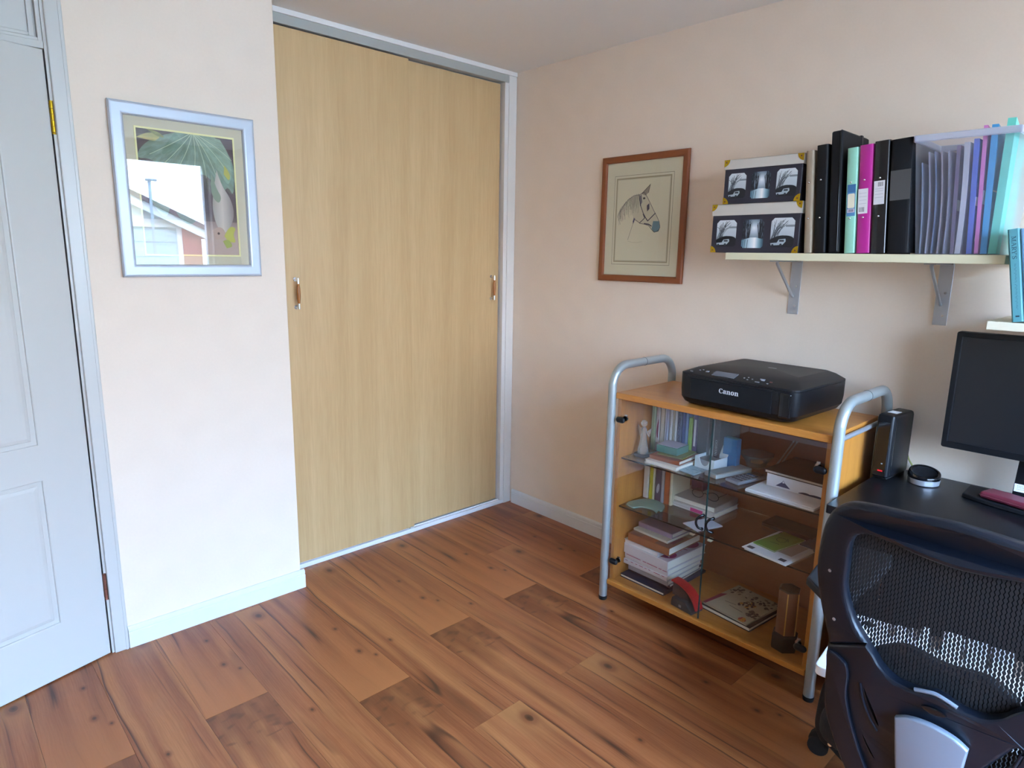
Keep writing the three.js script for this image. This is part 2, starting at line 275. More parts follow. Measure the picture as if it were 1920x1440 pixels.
{
  const w = 0.474, h = 0.572, t = thing('botanical_picture', 'silver-framed botanical print of leaves and a gourd on the white wall by the door', 'picture', [D + 0.001, 1.64, 1.743], Math.PI / 2);
  part('frame', plate(ring(w, h, 0.043), 0.024, 0.008, { size: 0.009, seg: 3 }), M(0xbcc0c8, 0.4, { metalness: 0.3 }), t);
  part('mount', printed(w - 0.06, h - 0.06, 0.003), M(0xc8bda2, 0.9), t, [0, 0, 0.0075]);
  part('fillet', plate(ring(w - 0.146, h - 0.146, 0.006), 0.003, 0.0008), M(0xe8e0a0, 0.45), t, [0, 0, 0.009]);
  part('print', printed(w - 0.156, h - 0.156, 0.001), M(0xffffff, 0.8, { map: plantTex }), t, [0, 0, 0.0098]);
  part('glass', new THREE.PlaneGeometry(w - 0.08, h - 0.08), mPicGlass, t, [0, 0, 0.0135]);
}
const horseTex = canvasTex(620, 770, (g, W, H) => {
  g.fillStyle = '#d6d0b6'; g.fillRect(0, 0, W, H);
  g.strokeStyle = '#6d6550'; g.lineWidth = 2.2; g.strokeRect(68, 90, W - 136, H - 166);
  g.strokeStyle = '#9a9072'; g.lineWidth = 8; g.strokeRect(88, 110, W - 176, H - 206); g.strokeStyle = '#8a8064'; g.lineWidth = 1.5; g.strokeRect(95, 117, W - 190, H - 220);
  const P = (u, v) => [((u - 183) / 697) * W, ((v + (u - 540) * 0.05 - 215) / 1055) * H];
  const path = (pts, c, lw) => { g.strokeStyle = c; g.lineWidth = lw; g.lineCap = 'round'; g.beginPath(); pts.forEach((p, i) => (i ? g.lineTo(...P(...p)) : g.moveTo(...P(...p)))); g.stroke(); };
  const fill = (pts, c) => { g.fillStyle = c; g.beginPath(); pts.forEach((p, i) => (i ? g.lineTo(...P(...p)) : g.moveTo(...P(...p)))); g.fill(); };
  fill([[400, 560], [500, 520], [540, 495], [560, 520], [600, 590], [640, 670], [690, 755], [700, 830], [655, 860], [620, 820], [560, 790], [520, 785], [470, 760], [440, 700], [420, 640]], 'rgba(186,178,156,.55)');
  fill([[520, 515], [580, 450], [597, 432], [585, 500], [560, 530]], '#8d8578'); path([[520, 515], [597, 432], [583, 505]], '#4e4a48', 4);
  fill([[640, 760], [690, 760], [705, 800], [695, 845], [655, 860], [630, 830]], 'rgba(84,118,134,.85)');
  fill([[575, 620], [597, 600], [600, 650], [580, 675]], 'rgba(52,52,82,.85)'); fill([[500, 540], [520, 520], [530, 590], [512, 630]], 'rgba(74,70,92,.7)');
  path([[510, 520], [545, 500], [575, 545], [605, 600], [640, 665], [672, 720], [695, 765], [704, 815], [690, 850], [655, 860], [628, 835], [600, 800], [560, 790], [520, 785], [495, 765], [470, 750]], '#4c4854', 3.2);
  path([[500, 525], [505, 570], [520, 630], [545, 690], [580, 750]], '#3d3b4e', 5); path([[545, 700], [590, 760], [655, 690]], '#3d3b4e', 6); path([[515, 780], [560, 735], [545, 700]], '#3d3b4e', 5); path([[560, 785], [600, 790], [625, 805]], '#3d3b4e', 7);
  fill([[535, 550], [552, 545], [558, 560], [540, 566]], '#2c2a30');
  for (let i = 0; i < 70; i++) { const k = i / 70, u = 505 - 185 * k, v = 520 + 150 * k * k + 10 * Math.sin(i); path([[u, v], [u - 6 - 20 * k, v + 30 + rr(0, 60)], [u - 4 - rr(0, 12), v + 60 + rr(20, 110)]], `rgba(${110 + rr(-20, 20)},${104 + rr(-20, 20)},96,.5)`, 2); }
  path([[505, 522], [450, 532], [400, 565], [350, 625], [322, 690], [325, 745]], '#6f6a68', 4);
  path([[470, 745], [450, 800], [435, 850], [410, 940]], '#86806f', 3); for (let i = 0; i < 12; i++) path([[462 + rr(-6, 8), 730 + rr(0, 20)], [456 + rr(-6, 6), 770 + rr(0, 20)]], '#4a4668', 2);
  path([[412, 952], [450, 962], [500, 962], [545, 950]], '#b3ac92', 2);
});
{
  const w = 0.473, h = 0.573, t = thing('horse_picture', 'wood-framed drawing of a bridled horse head on the right wall', 'picture', [0.8572, 1.6235, 0.001]);
  part('frame', plate(ring(w, h, 0.03), 0.02, 0.007, { size: 0.009, seg: 3 }), M(0x8a4a26, 0.38), t);
  part('drawing', printed(w - 0.058, h - 0.058, 0.001), M(0xffffff, 0.9, { map: horseTex }), t, [0, 0, 0.008]);
  part('glass', new THREE.PlaneGeometry(w - 0.058, h - 0.058), mGlass, t, [0, 0, 0.0105]);
}

// ---------------------------------------------------------------- books and papers
// A book as it stands: thickness t along x, height h along y, depth d along z, spine to +z.
function bookParts(o, t, h, d, cover, pages = mPages, mSpine) {
  const b = Math.min(0.0022, t * 0.14), r = Math.min(t * 0.3, 0.004);
  const s = poly([[-t / 2, -d], [-t / 2 + b, -d], [-t / 2 + b, -b * 1.6], [t / 2 - b, -b * 1.6], [t / 2 - b, -d], [t / 2, -d], [t / 2, -r], [t / 2 - r, 0], [-t / 2 + r, 0], [-t / 2, -r]]);
  const g = new THREE.ExtrudeGeometry(s, { depth: h, bevelEnabled: false }); g.rotateX(Math.PI / 2); g.translate(0, h, 0); g.scale(1, 1, 1);
  // shape y became -z: mirror back so that the spine faces +z
  const p = g.attributes.position; for (let i = 0; i < p.count; i++) p.setZ(i, p.getZ(i)); g.computeVertexNormals();
  part('cover', buv(g), cover, o);
  part('pages', box(t - 2 * b - 0.0002, h - 0.006, d - 0.006 - b * 1.6, 0.0006, 0, h / 2, -(d - 0.006) / 2 - b * 0.8), pages, o);
  if (mSpine) part('spine_print', printed(t - 2 * r, h * 0.98, 0.0004), mSpine, o, [0, h / 2, 0.0002]);
}
function upright(label, x0, x1, y, zf, h, d, cover, group, opt = {}) {
  const t = x1 - x0 - 0.0008, o = thing(opt.name ?? 'book', label, opt.category ?? 'book', [(x0 + x1) / 2, y, zf], 0, group);
  if (opt.lean) { o.rotation.z = opt.lean; }
  bookParts(o, t, h, d, cover, opt.pages, opt.spine); return o;
}
// A book lying flat: t thick, w along x, d along z; spine on the given side
function lying(label, x, y, z, w, d, t, turn, cover, opt = {}) {
  const o = thing(opt.name ?? 'book', label, opt.category ?? 'book', [x, y, z], turn, opt.group), b = Math.min(0.0022, t * 0.16), side = opt.spine ?? 'back';
  const along = side === 'front' || side === 'back', L = along ? w : d, Wd = along ? d : w;
  const s = poly([[-Wd / 2, 0], [Wd / 2 - 0.002, 0], [Wd / 2, 0.002], [Wd / 2, t - 0.002], [Wd / 2 - 0.002, t], [-Wd / 2, t], [-Wd / 2, t - b], [Wd / 2 - b * 1.5, t - b], [Wd / 2 - b * 1.5, b], [-Wd / 2, b]]);
  const g = new THREE.ExtrudeGeometry(s, { depth: L, bevelEnabled: false }); g.translate(0, 0, -L / 2);
  const rot = { right: 0, back: Math.PI / 2, left: Math.PI, front: -Math.PI / 2 }[side]; g.rotateY(rot);
  part('cover', buv(g), cover, o);
  const pg = box(Wd - 0.006, t - 2 * b - 0.0002, L - 0.006, 0.0006, -0.001, t / 2, 0); pg.rotateY(rot); part('pages', pg, opt.pages ?? mPages, o);
  if (opt.print) { const q = printed(w - 0.004, d - 0.004, 0.0004); q.rotateX(-Math.PI / 2); part('cover_print', q, opt.print, o, [0, t + 0.0001, 0]); }
  if (opt.edge) part('spine_print', printed(opt.edge.w ?? w - 0.01, t * 0.8, 0.0004), opt.edge.m, o, [opt.edge.x ?? 0, t / 2, d / 2 + 0.0002]);
  return o;
}
function sheets(label, x, y, z, w, d, t, turn, m, opt = {}) { // a loose pile of paper: several slightly shifted leaves
  const o = thing(opt.name ?? 'paper_stack', label, opt.category ?? 'papers', [x, y, z], turn, opt.group), n = opt.n ?? 5;
  for (let i = 0; i < n; i++) part('sheet', box(w, t / n - 0.0002, d, 0.0004, rr(-0.004, 0.004), (i + 0.5) * t / n, rr(-0.004, 0.004)), i === n - 1 && opt.top ? opt.top : m, o);
  return o;
}
const B = (hex, r = 0.5) => M(hex, r);

// ---------------------------------------------------------------- upper wall shelf and what stands on it
const SY = 1.4735;
{
  const t = thing('wall_shelf', 'long cream wall shelf carrying the binders and boxes on two grey brackets', 'shelf', [0, 0, 0]);
  part('board', span(1.425, 2.288, 1.447, 1.4733, 0.002, 0.25, 0.002), M(0xe4dcba, 0.5), t);
  for (const x of [1.592, 2.09]) {
    const b = part('bracket', join(span(x - 0.021, x + 0.021, 1.243, 1.447, 0.001, 0.0045, 0.001), span(x - 0.017, x + 0.017, 1.4425, 1.4465, 0.0045, 0.2, 0.001)), mSteel, t);
    part('brace', join(tube([[x - 0.004, 1.4425, 0.16], [x - 0.004, 1.428, 0.155], [x - 0.004, 1.32, 0.02], [x - 0.004, 1.31, 0.005]], 0.0055, 20, 8)), mSteel, b);
    for (const y of [1.275, 1.35]) part('screw', cyl(0.004, 0.004, 0.0015, 12).rotateX(Math.PI / 2).translate(x + 0.006, y, 0.005), mChrome, b);
  }
}
const boxTex = canvasTex(640, 260, (g, W, H) => {
  g.fillStyle = '#2b2733'; g.fillRect(0, 0, W, H);
  const tile = (x, y, w, h, f) => { g.save(); g.beginPath(); g.moveTo(x + 22, y); g.lineTo(x + w - 22, y); g.lineTo(x + w, y + 22); g.lineTo(x + w, y + h - 14); g.lineTo(x + w - 14, y + h); g.lineTo(x + 14, y + h); g.lineTo(x, y + h - 14); g.lineTo(x, y + 22); g.closePath(); g.clip(); g.translate(x, y); f(w, h); g.restore(); };
  const car = (w, h) => {
    const k = g.createLinearGradient(0, 0, 0, h); k.addColorStop(0, '#d7dde0'); k.addColorStop(0.6, '#b9c2c8'); k.addColorStop(1, '#24272d'); g.fillStyle = k; g.fillRect(0, 0, w, h);
    g.strokeStyle = '#3b4046'; for (let i = 0; i < 26; i++) { g.lineWidth = rr(1, 3); g.beginPath(); g.moveTo(rr(0, w * 0.3), h * 0.75); g.quadraticCurveTo(rr(10, w * 0.4), h * 0.4, rr(0, w * 0.75), rr(6, h * 0.3)); g.stroke(); }
    g.fillStyle = '#80888e'; g.fillRect(w * 0.62, h * 0.24, w * 0.38, h * 0.07);
    g.fillStyle = '#17191e'; g.beginPath(); g.moveTo(0, h); g.lineTo(0, h * 0.74); g.quadraticCurveTo(w * 0.3, h * 0.58, w * 0.6, h * 0.6); g.quadraticCurveTo(w * 0.9, h * 0.6, w, h * 0.7); g.lineTo(w, h); g.fill();
    g.fillStyle = '#a9b6bd'; g.beginPath(); g.moveTo(w * 0.02, h * 0.86); g.lineTo(w * 0.3, h * 0.84); g.lineTo(w * 0.38, h * 0.73); g.lineTo(w * 0.66, h * 0.71); g.lineTo(w * 0.68, h * 0.8); g.lineTo(w * 0.55, h * 0.92); g.lineTo(w * 0.05, h * 0.94); g.fill();
    g.fillStyle = '#2a3038'; g.fillRect(w * 0.4, h * 0.75, w * 0.2, h * 0.06); g.beginPath(); g.arc(w * 0.47, h * 0.92, 9, 0, 7); g.arc(w * 0.12, h * 0.93, 8, 0, 7); g.fill();
  };
  const road = (w, h) => {
    g.fillStyle = '#20242c'; g.fillRect(0, 0, w, h); const k = g.createRadialGradient(w * 0.55, h * 0.3, 4, w * 0.55, h * 0.35, w * 0.55); k.addColorStop(0, '#eef3f6'); k.addColorStop(0.35, '#b4c2cc'); k.addColorStop(0.8, '#6f8190'); k.addColorStop(1, '#39434f'); g.fillStyle = k; g.fillRect(0, 0, w, h);
    g.strokeStyle = '#1a1d24'; for (let i = 0; i < 60; i++) { g.lineWidth = rr(1, 5); const x = i % 5 < 3 ? rr(0, w * 0.36) : rr(w * 0.78, w); g.beginPath(); g.moveTo(x, h * 0.66); g.lineTo(x + rr(-22, 22), rr(0, h * 0.2)); g.stroke(); }
    const r = g.createLinearGradient(0, 0, w, 0); r.addColorStop(0, '#5e8a9c'); r.addColorStop(0.4, '#cfe0e6'); r.addColorStop(0.62, '#ffffff'); r.addColorStop(0.8, '#8fb0bd'); r.addColorStop(1, '#33505e'); g.fillStyle = r; g.beginPath(); g.moveTo(0, h * 0.72); g.lineTo(w * 0.4, h * 0.63); g.lineTo(w * 0.68, h * 0.63); g.lineTo(w, h * 0.7); g.lineTo(w, h); g.lineTo(0, h); g.fill();
    g.strokeStyle = 'rgba(20,30,40,.6)'; g.lineWidth = 4; for (const x of [12, 26, 46]) { g.beginPath(); g.moveTo(x, h * 0.7); g.lineTo(x - 4, h); g.stroke(); }
  };
  tile(36, 30, 154, 190, car); tile(236, 30, 160, 200, road); tile(446, 24, 164, 200, car);
});
const mBoxPrint = M(0xffffff, 0.45, { map: boxTex }), mBoxSide = M(0x2c2930, 0.5), mLid = M(0xcdc6bb, 0.55);
function storageBox(label, x0, x1, y, zf, h, lidH, turn) {
  const w = x1 - x0, d = 0.225, t = thing('storage_box', label, 'box', [(x0 + x1) / 2, y, zf - d / 2], turn, 'photo storage boxes');
  part('body', box(w - 0.006, h - 0.004, d - 0.006, 0.002, 0, (h - 0.004) / 2, 0), mBoxSide, t);
  part('front_print', printed(w - 0.01, h - lidH - 0.003, 0.0008), mBoxPrint, t, [0, (h - lidH) / 2, d / 2 - 0.0026]);
  part('lid', join(box(w, 0.003, d, 0.001, 0, h - 0.0015, 0), box(w, lidH, 0.003, 0.001, 0, h - lidH / 2, d / 2 - 0.0015), box(w, lidH, 0.003, 0.001, 0, h - lidH / 2, -d / 2 + 0.0015), box(0.003, lidH, d, 0.001, -w / 2 + 0.0015, h - lidH / 2, 0), box(0.003, lidH, d, 0.001, w / 2 - 0.0015, h - lidH / 2, 0)), mLid, t);
  for (const [sx, sy] of [[-1, 1], [1, 1], [-1, -1], [1, -1]]) {
    const q = 0.022, cx = sx * (w / 2 - (sy > 0 ? 0 : 0.0025)), cy = sy > 0 ? h : 0.0, zz = d / 2 + (sy > 0 ? 0.0002 : -0.0026);
    const s = new THREE.Shape(); s.moveTo(0, 0); s.lineTo(q, 0); s.quadraticCurveTo(q * 0.95, q * 0.75, 0.006, q * 1.05); s.lineTo(0, q * 1.1); s.closePath();
    const g = plate(s, 0.0014, 0.0004); if (sx < 0) g.scale(1, sy < 0 ? 1 : -1, 1); else g.scale(-1, sy < 0 ? 1 : -1, 1); if ((sx < 0 ? 1 : -1) * (sy < 0 ? 1 : -1) < 0) { const p = flat(g), a = p.attributes.position.array; for (let i = 0; i < a.length; i += 9) for (let k = 0; k < 3; k++) { const v = a[i + 3 + k]; a[i + 3 + k] = a[i + 6 + k]; a[i + 6 + k] = v; } p.computeVertexNormals(); p.translate(cx, cy, zz); const c = part('brass_corner', p, mBrass, t); part('rivet', cyl(0.0028, 0.0028, 0.001, 12).rotateX(Math.PI / 2).translate(cx - sx * 0.009, cy - sy * 0.009, zz + 0.0018), mCopper, c); continue; }
    g.computeVertexNormals(); g.translate(cx, cy, zz); const c = part('brass_corner', g, mBrass, t); part('rivet', cyl(0.0028, 0.0028, 0.001, 12).rotateX(Math.PI / 2).translate(cx - sx * 0.009, cy - sy * 0.009, zz + 0.0018), mCopper, c);
  }
}
storageBox('lower, wider brass-cornered box with photo panels, standing on the wall shelf', 1.357, 1.698, SY, 0.25, 0.176, 0.041, 0);
storageBox('upper, smaller brass-cornered box with photo panels, stacked on the wider one', 1.393, 1.686, SY + 0.1765, 0.25, 0.157, 0.034, 0.01);

const labelTex = (draw, w = 96, h = 200) => M(0xffffff, 0.55, { map: canvasTex(w, h, draw) });
const mBlueLabel = labelTex((g, w, h) => { g.fillStyle = '#4f86b5'; g.fillRect(0, 0, w, h); g.fillStyle = '#3b6f9f'; g.fillRect(0, 0, w, 50); g.fillStyle = '#e9e3c9'; g.beginPath(); g.roundRect(8, 58, w - 16, 92, 10); g.fill(); g.fillStyle = '#c3bcc9'; g.fillRect(6, 154, w - 12, 24); g.fillStyle = '#4a4454'; for (let x = 22; x < 74; x += 7) g.fillRect(x, 158, rr(2, 5), 15); });
const mWhiteLabel = labelTex((g, w, h) => { g.fillStyle = '#e4e0e2'; g.fillRect(0, 0, w, h); g.fillStyle = '#b9b4bb'; for (const y of [34, 62, 90, 118]) g.fillRect(10, y, w - 22, 3); g.fillStyle = '#4a454e'; for (let x = 12; x < 62; x += 6) g.fillRect(x, 148, rr(2, 4), 38); });
const mWhiteLabel2 = labelTex((g, w, h) => { g.fillStyle = '#e0dde0'; g.fillRect(0, 0, w, h); g.fillStyle = '#56525a'; for (let x = 36; x < 84; x += 6) g.fillRect(x, 12, rr(2, 4), 36); g.fillStyle = '#aaa6ad'; for (const y of [66, 84, 112, 140]) g.fillRect(10, y, w - 20, 3); });
const LEAN = 0.072;
function binder(label, x0, x1, h, cover, o = {}) {
  const w = x1 - x0 - 0.002, d = o.d ?? 0.228, t = thing('ring_binder', label, 'binder', [x0 + 0.001, SY + 0.0004, o.z ?? 0.25]); t.rotation.z = LEAN; // leans against the boxes, resting on its lower left edge
  const b = 0.0028, r = Math.min(0.009, w * 0.28);
  const s = new THREE.Shape(); s.moveTo(0, -d); s.lineTo(b, -d); s.lineTo(b, -b * 2); s.lineTo(w - b, -b * 2); s.lineTo(w - b, -d); s.lineTo(w, -d); s.lineTo(w, -r); s.quadraticCurveTo(w, 0, w - r, 0); s.lineTo(r, 0); s.quadraticCurveTo(0, 0, 0, -r); s.closePath();
  const g = new THREE.ExtrudeGeometry(s, { depth: h, bevelEnabled: false, curveSegments: 6 }); g.rotateX(Math.PI / 2); g.translate(0, h, 0);
  part('cover', toCreasedNormals(buv(g), 0.6), cover, t);
  part('papers', box(w - 2 * b - 0.004, h * 0.86, d * 0.86, 0.001, w / 2, h * 0.46, -d * 0.5), mPages, t);
  for (const y of o.rivets ?? []) part('rivet', (() => { const q = new THREE.SphereGeometry(0.0034, 12, 8, 0, Math.PI * 2, 0, Math.PI / 2); q.rotateX(Math.PI / 2); q.translate(w * 0.45, y * h, 0); return q; })(), mChrome, t);
  if (o.label) { const [m, y0, y1, lw, dx] = o.label; part('spine_label', printed(lw, (y1 - y0) * h, 0.0006), m, t, [w / 2 + (dx ?? 0), h * (y0 + y1) / 2, 0.0003]); }
  return t;
}
binder('taupe ring binder with a cream side, first beside the photo boxes', 1.716, 1.744, 0.338, M(0xa08f7a, 0.6), { rivets: [0.34, 0.69] });
binder('slim black ring binder with two rivets, between the taupe one and the tall black case', 1.75, 1.79, 0.352, mBlack, { rivets: [0.33, 0.68] });
{ // tall zipped case with a strap
  const w = 0.036, h = 0.392, d = 0.235, t = thing('document_case', 'tall black document case rising above the binders, strap round its top', 'document case', [1.797, SY + 0.0004, 0.248]); t.rotation.z = LEAN;
  part('shell', box(w, h, d, 0.006, w / 2, h / 2, -d / 2), mBlackMatt, t);
  part('zip', join(bar([w * 0.82, 0.006, 0.0005], [w * 0.82, h - 0.006, 0.0005], 0.0018, 6), bar([w * 0.82, h + 0.0002, -0.006], [w * 0.82, h + 0.0002, -d + 0.01], 0.0018, 6)), mBlackGloss, t);
  part('strap', join(box(w + 0.003, 0.06, 0.016, 0.001, w / 2, h - 0.028, -d * 0.72), box(w + 0.002, 0.003, 0.016, 0.001, w / 2, h + 0.001, -d * 0.72)), mBlack, t);
}
binder('mint green ring binder with a blue spine label', 1.8475, 1.884, 0.333, M(0x9ad6bd, 0.45), { rivets: [0.335, 0.675], label: [mBlueLabel, 0.355, 0.655, 0.026, 0.001] });
binder('magenta ring binder with a white barcode label', 1.885, 1.928, 0.338, M(0xb8218a, 0.3, { clearcoat: 0.4 }), { rivets: [0.335, 0.68], label: [mWhiteLabel, 0.37, 0.6, 0.029, -0.004] });
binder('black ring binder with a white label high on its spine, right of the magenta one', 1.929, 1.976, 0.345, M(0x17171b, 0.25, { clearcoat: 0.3 }), { rivets: [0.335, 0.675], label: [mWhiteLabel2, 0.44, 0.65, 0.031, -0.003] });
binder('wide black lever arch file with a dark grey spine band, beside the clear bin', 1.977, 2.04, 0.345, mBlackMatt, { label: [M(0x4b4a4a, 0.6), 0.47, 0.73, 0.056, 0] });

{ // translucent file bin: tapered walls with a rolled rim
  const t = thing('file_bin', 'translucent plastic bin holding the coloured folders on the wall shelf', 'bin', [2.056, SY, 0]);
  const mBin = M(0xf2f4fa, 0.36, { transmission: 0.95, thickness: 0, ior: 1.2 });
  const b0 = [[0, 0.045], [0.214, 0.045], [0.214, 0.238], [0, 0.238]], b1 = [[-0.032, 0.012], [0.222, 0.012], [0.222, 0.262], [-0.032, 0.262]], H = 0.338;
  const wall = (i) => { const j = (i + 1) % 4, P = [[b0[i][0], 0.001, b0[i][1]], [b0[j][0], 0.001, b0[j][1]], [b1[j][0], H, b1[j][1]], [b1[i][0], H, b1[i][1]]], g = new THREE.BufferGeometry(); g.setAttribute('position', new THREE.Float32BufferAttribute([...P[0], ...P[1], ...P[2], ...P[0], ...P[2], ...P[3]], 3)); g.setAttribute('uv', new THREE.Float32BufferAttribute([0, 0, 1, 0, 1, 1, 0, 0, 1, 1, 0, 1], 2)); g.computeVertexNormals(); return g; };
  part('body', join(wall(0), wall(1), wall(2), wall(3), (() => { const g = new THREE.PlaneGeometry(0.214, 0.193); g.rotateX(-Math.PI / 2); g.translate(0.107, 0.001, 0.1415); return g; })()), mBin, t);
  const rim = []; for (let i = 0; i < 4; i++) { const j = (i + 1) % 4, dx = Math.abs(b1[i][0] - b1[j][0]), dz = Math.abs(b1[i][1] - b1[j][1]); rim.push(box(dx + 0.01, 0.02, dz + 0.01, 0.004, (b1[i][0] + b1[j][0]) / 2, H, (b1[i][1] + b1[j][1]) / 2)); }
  part('rim', join(rim), M(0xe6e9f4, 0.4, { transmission: 0.55, thickness: 0 }), t);
}
// folders inside the bin: thin bent sheets, tops to the right
function folder(label, xb, xt, h, th, m, z0 = 0.06, z1 = 0.225, group, opt = {}) {
  const t = thing(opt.name ?? 'folder', label, opt.category ?? 'folder', [xb, SY + 0.003, 0], 0, group), n = 8, s = new THREE.Shape(), c = [];
  for (let i = 0; i <= n; i++) { const k = i / n; c.push([(xt - xb) * k + (opt.bow ?? 0) * Math.sin(Math.PI * k), h * k]); }
  s.moveTo(c[0][0], c[0][1]); c.slice(1).forEach((p) => s.lineTo(...p)); c.slice().reverse().forEach((p) => s.lineTo(p[0] + th, p[1])); s.closePath();
  const g = plate(s, z1 - z0, 0); g.translate(0, 0, z0);
  if (opt.slope) { const p = g.attributes.position; for (let i = 0; i < p.count; i++) if (p.getY(i) > h * 0.8) p.setY(i, p.getY(i) - opt.slope * (z1 - p.getZ(i)) / (z1 - z0) * ((p.getY(i) / h - 0.8) / 0.2)); g.computeVertexNormals(); }
  part('cover', toCreasedNormals(flat(g), 0.5), m, t);
  if (th > 0.005) part('sheets', box(th * 0.6, h * 0.4, z1 - z0 - 0.01, 0.0005, (xt - xb) * 0.3 + th * 0.5, h * 0.3, (z0 + z1) / 2).rotateZ(0), mPaper, t);
  return t;
}
const mClear = (hex) => M(hex, 0.3, { transmission: 0.35, thickness: 0 });
[[2.062, 2.036, 0.27, 0xaab7cf, 0.003], [2.077, 2.051, 0.30, 0xc9c6d6, 0.006], [2.092, 2.067, 0.30, 0x93a3c8, 0.007], [2.108, 2.084, 0.30, 0xc6bcc6, 0.006], [2.124, 2.102, 0.30, 0xb9b7c8, 0.006]].forEach(([a, b, h, c, bow], i) => folder(['leftmost clear wallet in the file bin, short and bluish grey', 'second clear wallet from the left in the file bin, pale lilac grey', 'third clear wallet from the left in the file bin, grey blue', 'fourth clear wallet from the left in the file bin, pinkish grey and bowed', 'fifth clear wallet from the left in the file bin, grey lilac'][i], a, b, h, 0.0035, mClear(c), 0.06, 0.222, 'clear wallets in the file bin', { name: 'clear_wallet', category: 'wallet', bow }));
folder('lilac document folder in the middle of the file bin', 2.138, 2.118, 0.315, 0.01, M(0xa597bd, 0.5), 0.06, 0.2);
folder('white plastic wallet leaning left in the middle of the file bin', 2.156, 2.142, 0.318, 0.014, M(0xdcdbe2, 0.3, { transmission: 0.2, thickness: 0 }), 0.06, 0.225, null, { bow: 0.004 });
folder('violet blue folder leaning in the file bin, left of the pink one', 2.186, 2.165, 0.325, 0.013, M(0x5d74c4, 0.45));
folder('pink folder poking above the rim of the file bin', 2.2045, 2.183, 0.36, 0.01, M(0xd981bd, 0.45), 0.06, 0.222, null, { slope: 0.02 });
folder('sky blue folder poking above the rim of the file bin', 2.2195, 2.2025, 0.36, 0.016, M(0x4fa3d8, 0.45), 0.06, 0.222, null, { slope: 0.03 });
folder('mint green folder at the right side of the file bin', 2.239, 2.238, 0.372, 0.02, M(0x74d8c4, 0.45), 0.06, 0.225, null, { slope: 0.05 });

// second wall shelf with blue books
{
  const t = thing('wall_shelf', 'short cream wall shelf above the monitor, lower than the binder shelf', 'shelf');
  part('board', span(2.277, 3.1, 1.265, 1.289, 0.002, 0.3, 0.002), M(0xe8dfc6, 0.5), t);
  for (const x of [2.5, 2.95]) part('bracket', join(span(x - 0.02, x + 0.02, 1.07, 1.265, 0.001, 0.005, 0.001), span(x - 0.016, x + 0.016, 1.2605, 1.2645, 0.005, 0.24, 0.001)), mSteel, t);
}
{
  const spine = M(0xffffff, 0.5, { map: canvasTex(84, 900, (g, W, H) => { g.fillStyle = '#5a9da6'; g.fillRect(0, 0, W, H); g.save(); g.translate(W / 2, 60); g.rotate(Math.PI / 2); g.fillStyle = '#123f4c'; g.textBaseline = 'middle'; g.font = '62px serif'; g.fillText("MARY'S", 0, 2, 250); g.fillStyle = 'rgba(20,70,84,.55)'; for (let i = 0; i < 40; i++) g.fillRect(275 + i * 11 + (i > 16 ? 14 : 0), -12 + (i % 3) * 4, 4, 18 - (i % 4) * 3); g.restore(); g.fillStyle = '#10323c'; g.fillRect(24, 846, 38, 14); }) });
  const o = upright("teal hardback with MARY'S on its spine, leaning on the short shelf", 2.3325, 2.3605, 1.2894, 0.297, 0.255, 0.185, M(0x5a9da6, 0.5), null, { lean: 0.17, spine }); o.position.y += 0.0026;
  const p = upright('pale blue hardback on the short shelf, right of the teal book', 2.3615, 2.392, 1.2894, 0.297, 0.257, 0.185, M(0x86b4dc, 0.5), null, { lean: 0.17 }); p.position.y += 0.0028;
}

